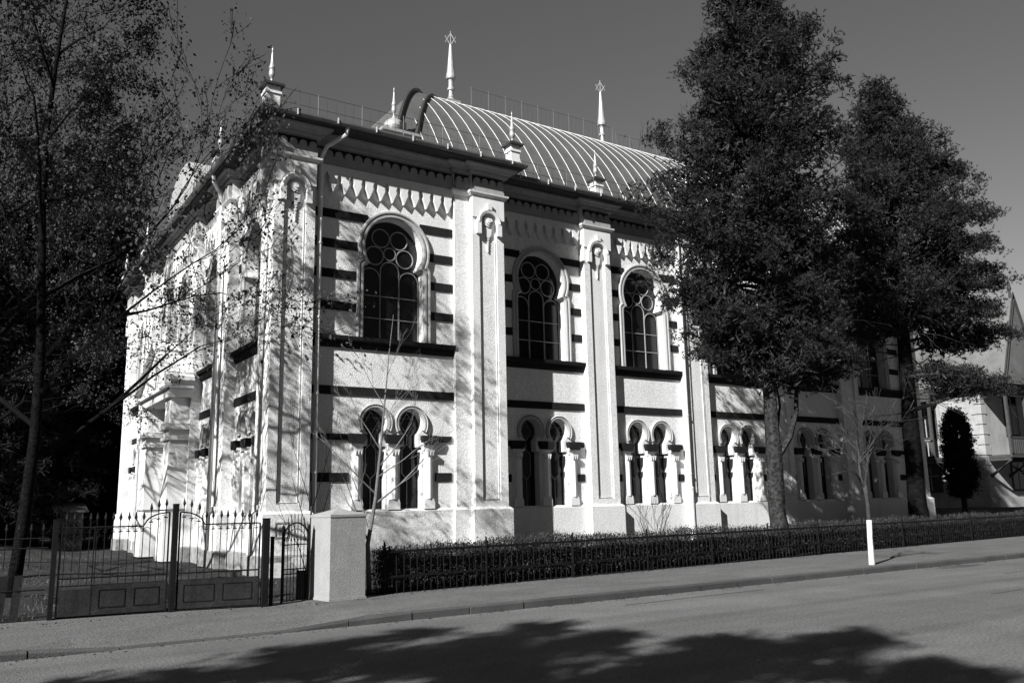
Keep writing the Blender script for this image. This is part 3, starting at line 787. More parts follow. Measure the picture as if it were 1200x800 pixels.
# driveway gate, two leaves
GL, GM, GR = (1.50, 14.84), (3.17, 14.68), (4.54, 14.40)
def gpost(name, p, h, s, label):
    b = MB(); b.box(-s, s, -s, s, -.1, h); b.box(-s - .005, s + .005, -s - .005, s + .005, h, h + .012)
    o = b.build(name, 'iron'); o.location = (p[0], p[1], .1); tag(o, label, 'gate post', 'posts of the driveway gate'); return o
gpost('gate_post', GL, 1.46, .035, 'dark square gate post at the left end of the driveway gate')
gpost('gate_post', GM, 1.66, .04, 'tallest dark gate post between the two driveway gate leaves')
gpost('gate_post', GR, 1.40, .05, 'thick dark gate post at the right end of the driveway gate')
gpost('gate_post', (GR[0] + .12, GR[1] + .03), 1.10, .025, 'short thin post right behind the thick gate post by the small gate')
def leaf(name, A, B, n, label, arch_at, gapl=.06, panel0=0):
    A = Vector((A[0], A[1])); B = Vector((B[0], B[1])); L_ = (B - A).length
    rz = math.atan2((B - A).y, (B - A).x)
    root = empty(name, (A.x, A.y, .1), rz); tag(root, label, 'gate', 'leaves of the driveway gate')
    u0, u1 = gapl, L_ - .06
    AW = .36
    def top(u_):
        q = (u1 - u_) if arch_at > 0 else (u_ - u0)
        if q < AW: return 1.34 + .19 * math.sin((1 - q / AW) ** .5 * PI / 2) if q >= 0 else 1.5
        return 1.34
    def tz(u_):
        q = (u1 - u_) if arch_at > 0 else (u_ - u0)
        return 1.34 + (.20 * math.sqrt(max(0, 1 - (q / AW) ** 2)) if q < AW else 0)
    b = MB()
    us = [u0 + (u1 - u0) * k / 60 for k in range(61)]
    b.tube([(q, 0, tz(q)) for q in us], .012, 5)
    b.tube([(u0, 0, .60), (u1, 0, .60)], .013, 5); b.tube([(u0, 0, .49), (u1, 0, .49)], .010, 5); b.tube([(u0, 0, .055), (u1, 0, .055)], .012, 5)
    b.tube([(u0, 0, .04), (u0, 0, tz(u0))], .015, 5); b.tube([(u1, 0, .04), (u1, 0, tz(u1))], .015, 5)
    b.build('frame', 'iron', root, world=False)
    for k in range(n):
        q = u0 + (u1 - u0) * (k + .5) / n; h = tz(q)
        b = MB(); lean = rnd.uniform(-.008, .008)
        b.tube([(q, 0, .5), (q + lean, 0, h + .10)], .0068, 5); finial(b, q + lean, 0, h + .09)
        b.tube([(q - .03, 0, h - .075), (q + .03, 0, h - .075)], .009, 4)
        b.build('bar', 'iron', root, world=False)
    b = MB()      # scroll arcs under the top rail
    for k in range(n - 1):
        q0 = u0 + (u1 - u0) * (k + .5) / n; q1 = u0 + (u1 - u0) * (k + 1.5) / n; h = min(tz(q0), tz(q1))
        b.tube([(q0 + (q1 - q0) * .5 * (1 - math.cos(PI * t / 6)) , 0, h - .075 + .055 * math.sin(PI * t / 6)) for t in range(7)], .004, 4, False)
    b.build('scrollwork', 'iron', root, world=False)
    b = MB(); b.box(u0 + panel0, u1 - .01, -.008, .008, .06, .50)
    pn = b.build('panel', 'ironpanel', root, world=False)
    if panel0:
        MB().box(u0 + .02, u0 + panel0 - .02, -.006, .006, .05, .44).build('plain_sheet', 'ironpanel', root, world=False)
        MB().box(u0 + panel0 - .018, u0 + panel0 - .002, -.012, .012, .04, 1.36).build('stile', 'iron', root, world=False)
    b = MB(); m_ = (u0 + panel0 + u1) / 2
    for p0, p1 in ((u0 + panel0 + .09, m_ - .06), (m_ + .06, u1 - .10)):
        for zz in (.15, .405): b.box(p0, p1, -.016, -.009, zz, zz + .014)
        for xx in (p0, p1 - .012): b.box(xx, xx + .012, -.0165, -.0095, .15, .419)
    b.build('moulding', 'iron', pn, world=False)
    return root
leaf('driveway_gate', (GL[0] + .04, GL[1]), (GM[0] - .03, GM[1]), 14, 'left driveway gate leaf of spiked iron bars over wide sheet panels', 1, .04, .46)
leaf('driveway_gate', (GM[0] + .03, GM[1]), (GR[0] - .04, GR[1]), 11, 'right driveway gate leaf whose top rail curves down from the tall post', -1, .04)
# plain sheet on the left part of the left leaf
# fence left of the driveway gate: two rails, spikes, slanted slats
LFN = empty('side_fence', (-1.2, 15.1, .1)); tag(LFN, 'iron fence with wide slanted slats left of the driveway gate', 'fence')
b = MB(); A, Bp = (-2.4, 15.2), (1.42, 14.86)
for z in (1.30, 1.16): b.tube([(A[0], A[1], z), (Bp[0], Bp[1], z)], .012, 5)
for z in (.10, .56): b.tube([(A[0], A[1], z), (Bp[0], Bp[1], z)], .010, 5)
b.build('rail', 'iron', LFN)
for k in range(24):
    t = (k + .5) / 24; x = A[0] + t * (Bp[0] - A[0]); y = A[1] + t * (Bp[1] - A[1])
    b = MB(); b.tube([(x, y, .85), (x, y, 1.40)], .0065, 5); finial(b, x, y, 1.39); b.build('bar', 'iron', LFN)
for k in range(19):
    t = (k + .4) / 19 * .93; x = A[0] + t * (Bp[0] - A[0]); y = A[1] + t * (Bp[1] - A[1])
    b = MB(); b.loft([[(x - .065, y, .1), (x + .045, y, .1), (x + .045, y + .01, .1), (x - .065, y + .01, .1)], [(x - .025, y, .78), (x + .085, y, .78), (x + .085, y + .01, .78), (x - .025, y + .01, .78)]])
    n = len(b.v); b.f.append((n - 8, n - 7, n - 6, n - 5)); b.f.append((n - 4, n - 3, n - 2, n - 1)); b.build('slat', 'ironpanel', LFN)
# small arched gate, open inward
SG = empty('pedestrian_gate', (4.90, 14.62, .1), math.radians(12)); tag(SG, 'narrow round topped iron side gate between post and pebbledash pillar', 'gate')
W2 = .50
b = MB(); b.tube([(0, 0, .03), (0, 0, 1.02)] + [(W2 / 2 - W2 / 2 * math.cos(PI * k / 12), 0, 1.02 + .30 * math.sin(PI * k / 12)) for k in range(1, 12)] + [(W2, 0, 1.02), (W2, 0, .03)], .014, 6)
for z in (.05, .48, .56, .96): b.tube([(0, 0, z), (W2, 0, z)], .010, 5)
b.tube([(W2 / 2 - .19 * math.cos(PI * k / 12), 0, 1.0 + .22 * math.sin(PI * k / 12)) for k in range(13)], .007, 5)
b.build('frame', 'iron', SG, world=False)
for k in range(8):
    x = W2 * (k + .5) / 8; zt = 1.02 + .30 * math.sin(math.acos(min(1, abs(x - W2 / 2) / (W2 / 2)))) + .12
    b = MB(); b.tube([(x, 0, .05), (x, 0, zt)], .007, 5); b.lathe([(.007, 0), (.002, .05)], (x, 0, zt), 5)
    b.lathe([(.008, 0), (.022, .02), (.008, .04)], (x, 0, 1.02), 6); b.build('bar', 'iron', SG, world=False)
b = MB(); b.box(.30, W2 - .01, .03, .05, .04, .52); b.build('panel', 'ironpanel', SG, world=False)
for xx in (0, W2):
    b = MB(); b.tube([(xx, 0, -.05), (xx, 0, 1.22)], .02, 6); b.lathe([(.02, 0), (.03, .03), (.003, .08)], (xx, 0, 1.22), 6); b.build('post', 'iron', SG, world=False)

# ------------------------------------------------------------------ VEGETATION
rs = np.random.RandomState(11)
def branchy(b, p, d, L_, r_, depth, maxd, rg, tips=None, up=.15, spread=.6, kids=(2, 4), wob=.18, ratio=(.55, .8), seg=4, minr=.004, tipdepth=None, sides=None):
    """one limb as a wobbling tapered tube, then recursive children"""
    d = Vector(d).normalized(); pts = [Vector(p)]; rr = [r_]
    for i in range(seg):
        d = (d + Vector((rg.uniform(-1, 1), rg.uniform(-1, 1), rg.uniform(-1, 1))) * wob + Vector((0, 0, up)) * .35).normalized()
        pts.append(pts[-1] + d * L_ / seg); rr.append(max(minr, r_ * (1 - (i + 1) / seg * (.5 if depth < maxd else .85))))
    b.tube(pts, rr, 7 if r_ > .05 else (4 if r_ > .012 else 3), False)
    if tips is not None and depth >= (tipdepth if tipdepth is not None else maxd): tips += [(q.x, q.y, q.z) for q in pts[1:]]
    if depth >= maxd: return
    n = rg.randint(*kids)
    for i in range(n):
        t = rg.uniform(.35, 1.) if i else 1.
        k = min(seg, max(1, int(round(t * seg))))
        a = d.cross(Vector((rg.uniform(-1, 1), rg.uniform(-1, 1), rg.uniform(-1, 1))))
        if a.length < .05: a = Vector((1, 0, 0))
        a.normalize()
        nd = (d + a * rg.uniform(.4, 1.2) * spread).normalized()
        branchy(b, pts[k], nd, L_ * rg.uniform(*ratio), rr[k] * rg.uniform(.55, .8), depth + 1, maxd, rg, tips, up, spread, kids, wob, ratio, seg, minr, tipdepth)
def tufts(centers, size, n, blades, wid, jit, droop=0., upb=.5, coh=.9):
    """starry needle tufts: returns triangle vertices"""
    C_ = np.repeat(np.asarray(centers), n, 0); N_ = len(C_)
    C_ = C_ + rs.normal(0, 1, (N_, 3)) * np.array(jit)
    ax = rs.normal(0, 1, (N_, 3)); ax[:, 2] = np.abs(ax[:, 2]) * upb + upb * .6 - droop; ax /= np.linalg.norm(ax, axis=1)[:, None]
    C2 = np.repeat(C_, blades, 0); A2 = np.repeat(ax, blades, 0); m = len(C2)
    d = A2 * coh + rs.normal(0, .5, (m, 3)); d /= np.linalg.norm(d, axis=1)[:, None]
    s = np.cross(d, rs.normal(0, 1, (m, 3))); s /= np.linalg.norm(s, axis=1)[:, None] + 1e-6
    L_ = size * rs.uniform(.6, 1.2, (m, 1))
    base = C2 + A2 * size * rs.uniform(-.3, .3, (m, 1))
    return np.stack([base - s * wid, base + s * wid, base + d * L_], 1)
def pine(name, x, y, z0, H, prof, off, ncl, ntuft, label, seed, trunk_r, lean=(0, 0), tuft=.125, crown_from=4., mat_='needles', lumps=.5, extra=None, asym=None, rlim=None, bare=None, bare_n=0):
    global rs
    rs = np.random.RandomState(seed); rg = random.Random(seed)
    root = empty(name, (x, y, z0)); tag(root, label, 'pine tree')
    b = MB(); pts = []; rr = []
    for k in range(13):
        t = k / 12; pts.append((lean[0] * t + .10 * math.sin(5 * t), lean[1] * t + .08 * math.sin(4 * t + 1), H * .96 * t - .15)); rr.append(trunk_r * (1 - .88 * t) * (1 + .0 * k))
    pts[1:1] = [(pts[0][0], pts[0][1], .02), (pts[0][0] + .01, 0, .25), (pts[0][0] + .015, .0, .6)]; rr[0:1] = [trunk_r * 1.7, trunk_r * 1.45, trunk_r * 1.14, trunk_r * 1.03]
    b.tube(pts, rr, 14)
    b.v = [(v_[0] + .022 * math.sin(v_[2] * 7 + v_[1] * 30) * (trunk_r / .25), v_[1] + .022 * math.sin(v_[2] * 5 + v_[0] * 34) * (trunk_r / .25), v_[2]) for v_ in b.v]
    b.build('trunk', 'bark' if x < 20 else 'darkbark', root, world=False, smooth=True)
    zs = [p[0] for p in prof]; rp = [p[1] for p in prof]
    cl = []; lb = MB()
    for i in range(ncl):
        # more clusters where radius is large
        while True:
            z = rg.uniform(zs[0], zs[-1]); R = np.interp(z, zs, rp)
            if rg.random() < (R + .25) / (max(rp) + .25): break
        a = rg.uniform(0, 2 * PI)
        lump = 1 + lumps * (math.sin(3 * a + z * 1.3 + seed) * math.sin(z * 1.9 + 2 * a) )
        if asym: lump *= 1 + asym[1] * math.cos(a - asym[0])
        q = R * lump * (rg.random() ** .28)
        if rlim and i % 3: q = max(q, R * lump * .7)
        tx = np.interp(z, [0, H], [0, lean[0]]); ty = np.interp(z, [0, H], [0, lean[1]])
        px, py = tx + off[0] * min(1, z / H * 1.5) + q * math.cos(a), ty + off[1] + q * math.sin(a)
        cl.append((px, py, z))
        if i % 4 == 0:
            zb = z - .35 * q; zb = max(crown_from * .8, zb)
            mid = (px * .55 + tx * .45, py * .55 + ty * .45, (z + zb) / 2 - .12)
            lb.tube([(tx, ty, zb), mid, (px, py, z)], [.05, .032, .012], 5, False)
    if extra:
        for e in extra:     # explicit boughs: start height, direction, length, drop
            z, a, L_, dz = e; n_ = max(5, int(L_ * 5)); P = []
            for k in range(n_ + 1):
                t = k / n_; P.append((L_ * t * math.cos(a), L_ * t * math.sin(a), z + dz * t + .35 * math.sin(t * PI * .9)))
            lb.tube(P, [.07 * (1 - .8 * k / n_) for k in range(n_ + 1)], 6, False)
            for k in range(int(n_ * .45), n_ + 1):
                for _ in range(3): cl.append((P[k][0] + rg.gauss(0, .28), P[k][1] + rg.gauss(0, .28), P[k][2] + rg.gauss(.08, .14)))
    if bare:
        for e in bare: lb.tube(e[0], e[1], 6, False)
        for i in range(bare_n):
            z = rg.uniform(4.2, 8.6); a = rg.uniform(0, 2 * PI); L_ = rg.uniform(1.2, 2.6)
            branchy(lb, (np.interp(z, [0, H], [0, lean[0]]), 0, z), (math.cos(a), math.sin(a), .15), L_, .022, 0, 2, rg, None, -.22, .5, (2, 3), .12, (.35, .6), 4, .004)
    lb.build('limbs', 'bark', root, world=False)
    T = tufts(cl, tuft, ntuft, 9, .010, (.145, .145, .10), coh=1.3)
    core = [(c_[0] * .66 + .34 * off[0], c_[1] * .66, c_[2] - .1) for c_ in cl]
    T = np.concatenate([T, tufts(core, .24, 14, 3, .026, (.22, .22, .16))])
    np_obj('crown', T.reshape(-1, 3), len(T), 3, mat_, root)
    return root
p1_ = pine('pine_tree', 19.08, 16.12, .12, 15.9,
     [(4.7, 1.3), (5.8, 2.05), (7, 2.3), (8.4, 2.5), (10.5, 2.45), (12, 2.15), (13, 1.9), (14, 1.6), (15.1, 1.15), (16, .75), (16.8, .3)], (.2, 0), 840, 34,
     'tallest dense dark pine beside the whitewashed sapling, its trunk behind the iron fence', 3, .235, (.1, .1), asym=(PI * .95, .05), crown_from=4.6,
     extra=[(4.9, PI * .9, 2.1, .0), (5.3, PI * 1.0, 2.3, .5), (4.4, -.3, 2.2, .1), (4.8, -.6, 1.8, -.1), (5.2, PI * .85, 2.7, 1.4), (4.7, -1.0, 1.7, .0), (4.5, -.45, 2.4, .35), (4.7, -.2, 2.3, .5)],
     bare=[([(.12, 0, 2.5), (.55, -.1, 3.05), (.85, -.12, 3.7), (1.0, -.1, 4.5), (1.25, -.1, 5.2)], [.085, .075, .065, .05, .03]), ([(.2, 0, 3.3), (.5, .1, 3.9), (.45, .15, 4.6)], [.05, .035, .02])], bare_n=4)
pine('pine_tree', 27.9, 17.6, .12, 16.7,
     [(7.6, 1.6), (8.5, 2.4), (9.8, 2.6), (11, 2.5), (12, 2.35), (13.5, 2.0), (15, 1.4), (16.0, .8), (16.7, .2)], (0, 0), 720, 32,
     'second dark pine with layered boughs, standing in front of the villa', 8, .33, (.25, .0), lumps=.45, crown_from=5.,
     extra=[(10.6, -.5, 3.9, .8), (8.8, -.6, 3.7, .4), (6.8, -.5, 4.3, .1), (5.8, -.3, 3.7, -.8), (5.6, -.8, 3.0, -.7), (12.4, -.6, 3.0, .6), (7.0, 2.6, 2.0, -.2), (7.8, -.3, 4.2, .3), (7.2, -.9, 3.0, .2), (8.2, -.7, 3.7, .3), (6.4, -.3, 3.8, .3), (9.6, -.6, 3.4, .5)], bare=[([(0, 0, 4.4), (1.5, -.8, 4.9), (2.8, -1.3, 6.0)], [.09, .07, .04])], bare_n=26)
p1_.scale = (1.05, 1.05, 1.05)
# fork limb on first pine trunk
b = MB(); rg = random.Random(5)
# whitewashed street tree (pollarded)
def bare_tree(name, x, y, z0, label, cat, seed, trunk_pts, trunk_r, crowns, bark='palebark', twig='twig', group=None, **kw):
    rg = random.Random(seed); root = empty(name, (x, y, z0)); tag(root, label, cat, group)
    b = MB(); b.tube(trunk_pts, trunk_r, 8); b.build('trunk', bark, root, world=False, smooth=True)
    b = MB()
    for p, d, L_, r_ in crowns: branchy(b, p, d, L_, r_, 0, kw.get('maxd', 3), rg, None, kw.get('up', .25), kw.get('spread', .6), kw.get('kids', (2, 4)), kw.get('wob', .15), kw.get('ratio', (.5, .8)), 4, kw.get('minr', .003))
    b.build('crown', twig, root, world=False)
    return root
st = bare_tree('street_tree', 18.02, 12.66, .12, 'small pollarded bare tree with whitewashed lower trunk at the kerb', 'tree', 4,
    [(0, 0, 0), (.02, 0, .6), (.05, .0, 1.0), (.05, 0, 1.5), (0, .0, 1.8)], [.058, .052, .048, .046, .055],
    [((-.02, 0, 1.75), (-.8, .1, 1.0), .75, .036), ((.0, 0, 1.75), (.75, -.1, 1.0), .8, .038), ((0, .03, 1.72), (.2, .5, 1.2), .8, .045), ((0, 0, 1.8), (-.2, -.3, 1.2), .8, .045)],
    bark='sapbark', twig='sapbark', maxd=4, up=.1, ratio=(.55, .9), spread=.8, kids=(2, 3), wob=.22, minr=.006)
MB().tube([(0, 0, .0), (.0, 0, .03), (.02, 0, .6), (.05, 0, 1.0)], [.080, .066, .060, .058], 12).build('whitewash', 'lime', st, world=False, smooth=True)
# young bare tree by the pillar
bare_tree('young_tree', 6.62, 14.95, .1, 'slender young bare tree rising beside the pebbledash pillar', 'tree', 21,
    [(0, 0, 0), (-.03, .02, .9), (.12, .03, 1.7), (.2, 0, 2.6), (.27, 0, 3.4), (.36, .0, 4.4), (.45, 0, 5.2)], [.05, .042, .034, .026, .018, .010, .004],
    [((-.02, .02, .95), (-.5, 0, 1), .9, .022), ((.1, .03, 1.6), (.9, -.1, .55), 1.25, .020), ((.12, .03, 1.8), (-.9, .1, .8), .9, .016), ((.18, 0, 2.3), (.8, 0, .8), 1.0, .015),
     ((.2, 0, 2.6), (-.7, 0, 1.), .9, .013), ((.24, 0, 3.1), (.6, -.1, 1), .8, .010), ((.27, 0, 3.4), (-.5, 0, 1), .8, .010), ((.33, 0, 4.0), (.4, 0, 1), .6, .007), ((.15, 0, 2.1), (.9, 0, .4), 1.2, .013),
     ((-.04, .02, 1.2), (-.2, .1, 1), .9, .015), ((.22, 0, 2.8), (.5, .2, .6), .8, .01)], bark='palebark', twig='palet', maxd=3, up=.18, spread=.45, kids=(2, 3), wob=.10, ratio=(.4, .7), minr=.0025)
bare_tree('shrub_stem', 5.75, 15.7, .1, 'leafless thin stemmed sapling right behind the pebbledash pillar', 'sapling', 31,
    [(0, 0, 0), (0.02, 0, .8), (.03, .0, 1.6)], [.025, .022, .016],
    [((0, 0, .4), (.3, 0, 1), 1.3, .014), ((0.03, 0, 1.6), (-.1, 0, 1), 1.2, .012), ((0.02, 0, 1.0), (-.4, 0, 1), 1.2, .011), ((.03, 0, 1.5), (.3, 0, 1), 1.2, .011), ((0, 0, .3), (-.5, 0, 1), 1.2, .012), ((.03, 0, 1.55), (-.25, .2, 1), 1.6, .009)],
    bark='bark', twig='twig', maxd=2, up=.2, spread=.35, kids=(2, 3), wob=.08, ratio=(.5, .8), minr=.0025)
bare_tree('twiggy_bush', 15.9, 17.6, .1, 'low twiggy bush poking above the hedge in front of the third window bay', 'bush', 33,
    [(0, 0, 0), (0, 0, .3)], [.03, .02], [((0, 0, .2), (math.cos(a) * .5, math.sin(a) * .5, 1), .95, .010) for a in [k * .7 for k in range(9)]],
    maxd=2, up=.1, spread=.5, wob=.1, ratio=(.4, .7), minr=.004)
bare_tree('bare_tree', 43.0, 45, .1, 'distant leafless treetop showing above the vault left of the tall pine', 'tree', 35,
    [(0, 0, 0), (0, 0, 9), (0, 0, 18)], [.3, .2, .12], [((0, 0, 14 + k * .9), (math.cos(k * 2.4), math.sin(k * 2.4), .8), 4.6, .07) for k in range(8)],
    bark='bark', maxd=4, up=.1, spread=.6, wob=.15, kids=(3, 4), minr=.008)

# big trees on the left: trunks, boughs, hanging dry leaves
def quads(centers, n, jit, size, droop=.6):
    C_ = np.repeat(np.asarray(centers), n, 0); N_ = len(C_)
    C_ = C_ + rs.normal(0, 1, (N_, 3)) * np.array(jit)
    a = rs.normal(0, .5, (N_, 3)); a[:, 2] -= droop; a /= np.linalg.norm(a, axis=1)[:, None]
    s = np.cross(a, rs.normal(0, 1, (N_, 3))); s /= np.linalg.norm(s, axis=1)[:, None] + 1e-6
    L_ = size * rs.uniform(.6, 1.4, (N_, 1)); W__ = L_ * rs.uniform(.22, .40, (N_, 1))
    return np.stack([C_, C_ + a * L_ * .5 + s * W__, C_ + a * L_, C_ + a * L_ * .5 - s * W__], 1)
def leafy(name, x, y, z0, label, seed, H, tr, boughs, nleaf, maxd=4, lsize=.075, jit=.11, kids=(2, 4), lf='leaf', keep=1., **kw):
    global rs
    rs = np.random.RandomState(seed); rg = random.Random(seed)
    root = empty(name, (x, y, z0)); tag(root, label, 'tree')
    b = MB(); n = 9; P = [(.12 * math.sin(k * .9 + seed), .12 * math.sin(k * .7), H * k / n - .1) for k in range(n + 1)]
    b.tube(P, [tr * (1 - .88 * k / n) for k in range(n + 1)], 9); b.build('trunk', 'darkbark', root, world=False, smooth=True)
    b = MB(); tips = []
    for (z, a, el_, L_, r_) in boughs:
        k = min(n - 1, z / H * n); i = int(k); t = k - i
        p = Vector(P[i]).lerp(Vector(P[i + 1]), t)
        branchy(b, p, (math.cos(a) * math.cos(el_), math.sin(a) * math.cos(el_), math.sin(el_)), L_, r_, 0, maxd, rg, tips, kw.get('up', .08), kw.get('spread', .6), kids, kw.get('wob', .16), kw.get('ratio', (.5, .78)), 4, .006, maxd - 1)
    b.build('limbs', 'twig', root, world=False)
    tips = [t for t in tips if rs.rand() < keep]
    Q = quads(tips, nleaf, (jit, jit, jit * 1.3), lsize)
    np_obj('crown', Q.reshape(-1, 3), len(Q), 4, lf, root)
    return root
import sys
bo = [(2.6 + k * .62, (k * 2.4 + .3) % (2 * PI), .55 + .02 * k, 3.5 - .09 * k, .052 - .0018 * k) for k in range(19)]
bo = [(q[0], q[1], q[2], q[3] * (.55 if q[0] > 8.2 and math.cos(q[1]) > .0 else 1.0), q[4]) for q in bo]
leafy('maple_tree', 1.3, 18.5, .15, 'nearest large tree with hanging dry leaves beside the left front', 12, 13.5, .125, bo, 4, keep=.85)
bo = [(2.6 + k * .55, (k * 2.4 + 1.7) % (2 * PI), .5 + .02 * k, 3.4 - .08 * k, .085 - .003 * k) for k in range(18)]
leafy('maple_tree', -.9, 21.5, .2, 'tree with dry leaves behind the slatted fence at the left edge', 23, 14, .2, bo, 4, keep=.85)
bo = [(3 + k * .6, (k * 2.4 + .9) % (2 * PI), .5, 3.2 - .07 * k, .07 - .002 * k) for k in range(17)]
leafy('maple_tree', -.2, 27.5, .3, 'leafy tree farther back, touching the corner of the left front', 37, 14, .18, bo, 4, keep=.85)
# dark spruces behind
def spruce(x, y, z0, H, R, seed, label, n=260, nt=20):
    global rs
    rs = np.random.RandomState(seed); rg = random.Random(seed)
    root = empty('spruce_tree', (x, y, z0)); tag(root, label, 'spruce tree', 'dark spruces behind the left front')
    b = MB(); b.tube([(0, 0, -.2), (0, 0, H * .5), (0, 0, H)], [.28, .18, .03], 8); b.build('trunk', 'bark', root, world=False)
    cl = []; lb = MB()
    for i in range(n):
        t = rg.random() ** 1.25; z = 1.2 + (H - 1.4) * t; a = rg.uniform(0, 2 * PI); r0 = R * (1 - t) ** .8 * rg.uniform(.75, 1.12) + .15
        m = max(2, int(r0 / .42))
        if i % 3 == 0: lb.tube([(0, 0, z), (r0 * math.cos(a), r0 * math.sin(a), z - .22 * r0)], [.04, .01], 4, False)
        for k in range(1, m + 1):
            q = r0 * k / m; cl.append((q * math.cos(a), q * math.sin(a), z - .25 * q + .05 * q * q / R))
    lb.build('limbs', 'bark', root, world=False)
    T = tufts(cl, .34, nt, 3, .03, (.20, .20, .16), droop=1.0, upb=.2)
    np_obj('crown', T.reshape(-1, 3), len(T), 3, 'needles2', root)
sp = [(5.2, 46, 24.6, 4.2, 'tallest pointed dark spruce, just left of the far corner of the white building'), (2.6, 44, 19, 4.2, 'dark spruce second to the left of the white building'), (0.2, 42, 17, 4.2, 'broad dark spruce behind the dry leaved trees'),
      (-3.0, 42, 16, 4.4, 'dark spruce at the far left edge'), (7.2, 50, 23, 4.2, 'dark spruce whose top rises over the far end of the left front'), (4.2, 52, 20, 4.4, 'farthest dark spruce, deep behind the yard'), (1.0, 50, 18, 4.6, 'wide dark spruce deep in the left background')]
for i, (x, y, H, R, lb_) in enumerate(sp): spruce(x, y, .4, H, R, 50 + i, lb_, 380, 14)

# hedge
rs = np.random.RandomState(77)
HG = empty('hedge', (6.9, 15.0, .1)); tag(HG, 'long clipped dark hedge behind the iron picket fence', 'hedge')
n = 120000
hx = 6.85 + (35.5 - 6.85) * rs.rand(n) ** 1.35; base_y = 14.62 + (hx - 6.9) * .0907
dens = .5 + .5 * np.sin(hx * 2.1) * np.sin(hx * .77 + 1)
top = .94 + .04 * np.sin(hx * 1.3) + .03 * np.sin(hx * 4.7) + .02 * np.sin(hx * 11)
top = np.where(hx < 8.0, top * (.86 + .14 * np.clip((hx - 6.9) / 1.1, 0, 1)), top)
hz = .12 + (top - .12) * (rs.rand(n) ** .62) + np.abs(rs.normal(0, .045, n)) * (rs.rand(n) < .5)
hy = base_y + .10 + .75 * rs.rand(n) ** 1.8
C_ = np.stack([hx - 6.9, hy - 15.0, hz - .1], 1)
a = rs.normal(0, .7, (n, 3)); a[:, 2] += .5; a /= np.linalg.norm(a, axis=1)[:, None]
s = np.cross(a, rs.normal(0, 1, (n, 3))); s /= np.linalg.norm(s, axis=1)[:, None] + 1e-6
L_ = rs.uniform(.022, .055, (n, 1)); W__ = L_ * .24
Q = np.stack([C_, C_ + a * L_ * .5 + s * W__, C_ + a * L_, C_ + a * L_ * .5 - s * W__], 1)
np_obj('foliage', Q.reshape(-1, 3), n, 4, 'hedge', HG)
b = MB()
for i in range(1500):
    x = 6.85 + (35 - 6.85) * rnd.random() ** 1.3; y = fy(x) + .12 + .5 * rnd.random(); h = rnd.uniform(.65, 1.02)
    b.tube([(x, y, .1), (x + rnd.uniform(-.08, .08), y + rnd.uniform(-.05, .05), h * .6), (x + rnd.uniform(-.14, .14), y + rnd.uniform(-.1, .1), h)], [.007, .005, .002], 3, False)
b.build('stems', 'twig', HG)
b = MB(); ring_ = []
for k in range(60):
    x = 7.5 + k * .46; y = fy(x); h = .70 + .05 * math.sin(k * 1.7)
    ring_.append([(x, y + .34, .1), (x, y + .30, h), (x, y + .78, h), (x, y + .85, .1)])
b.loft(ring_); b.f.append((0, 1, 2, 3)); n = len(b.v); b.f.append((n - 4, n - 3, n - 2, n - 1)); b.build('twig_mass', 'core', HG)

# yard litter and grass
rs = np.random.RandomState(5)
n = 26000; x = rs.uniform(-4, 6.2, n); y = 15.0 + 20 * rs.rand(n) ** 1.6
cl_ = np.sin(x * 1.9 + 1) * np.sin(y * 1.3 + x) + rs.normal(0, .5, n); ok = cl_ > .2; x, y = x[ok], y[ok]; n = len(x)
z = np.array([yardz(a_, b_) for a_, b_ in zip(x, y)])
C_ = np.stack([x, y, z - .01], 1); d = rs.normal(0, .45, (n, 3)); d[:, 2] = 1; d /= np.linalg.norm(d, axis=1)[:, None]
s = np.cross(d, rs.normal(0, 1, (n, 3))); s /= np.linalg.norm(s, axis=1)[:, None]
L_ = rs.uniform(.03, .11, (n, 1)); T = np.stack([C_ - s * .006, C_ + s * .006, C_ + d * L_], 1)
o = np_obj('grass', T.reshape(-1, 3), n, 3, 'grass'); tag(o, 'sparse dry grass on the bare yard soil', 'grass', kind='stuff')
# added near-black mounds standing in for shadow inside the gate
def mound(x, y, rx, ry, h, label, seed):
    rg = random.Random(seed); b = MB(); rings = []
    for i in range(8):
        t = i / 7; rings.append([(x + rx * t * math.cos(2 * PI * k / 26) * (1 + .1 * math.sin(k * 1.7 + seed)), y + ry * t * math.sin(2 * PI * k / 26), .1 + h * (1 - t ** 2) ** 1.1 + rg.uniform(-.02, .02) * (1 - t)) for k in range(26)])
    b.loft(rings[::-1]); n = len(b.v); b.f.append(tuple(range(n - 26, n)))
    tag(b.build('shade_mound', 'shade_soil', smooth=True), label, 'soil heap', 'added dark mounds in place of shade inside the driveway gate')
mound(3.0, 17.2, 1.7, .9, .28, 'low wide added mound coloured dark as shade behind the left driveway gate leaf', 1)
mound(4.75, 17.9, 1.1, .7, .26, 'shorter added mound coloured dark as shade behind the right driveway gate leaf', 2)

# wooden shed at the back of the yard
SH = empty('shed', (4.6, 40.5, .2)); tag(SH, 'small weathered wooden shed under the dark spruces', 'shed')
b = MB()
for k in range(5): b.box(-.5 + k * .2, -.5 + k * .2 + .19, -.02 + .01 * (k % 2), .02 + .01 * (k % 2), 0, 1.5)
for k in range(6): b.box(-.52, -.48, .05 + k * .2, .05 + k * .2 + .19, 0, 1.5)
b.build('board_wall', 'darktimber', SH, world=False)
b = MB(); b.loft([[(-.65, -.2, 1.5), (.65, -.2, 1.5), (.65, -.2, 1.55), (-.65, -.2, 1.55)], [(-.65, 1.4, 1.85), (.65, 1.4, 1.85), (.65, 1.4, 1.9), (-.65, 1.4, 1.9)]]); b.f += [(0, 1, 2, 3), (4, 5, 6, 7)]; b.build('roof', 'darktimber', SH, world=False)

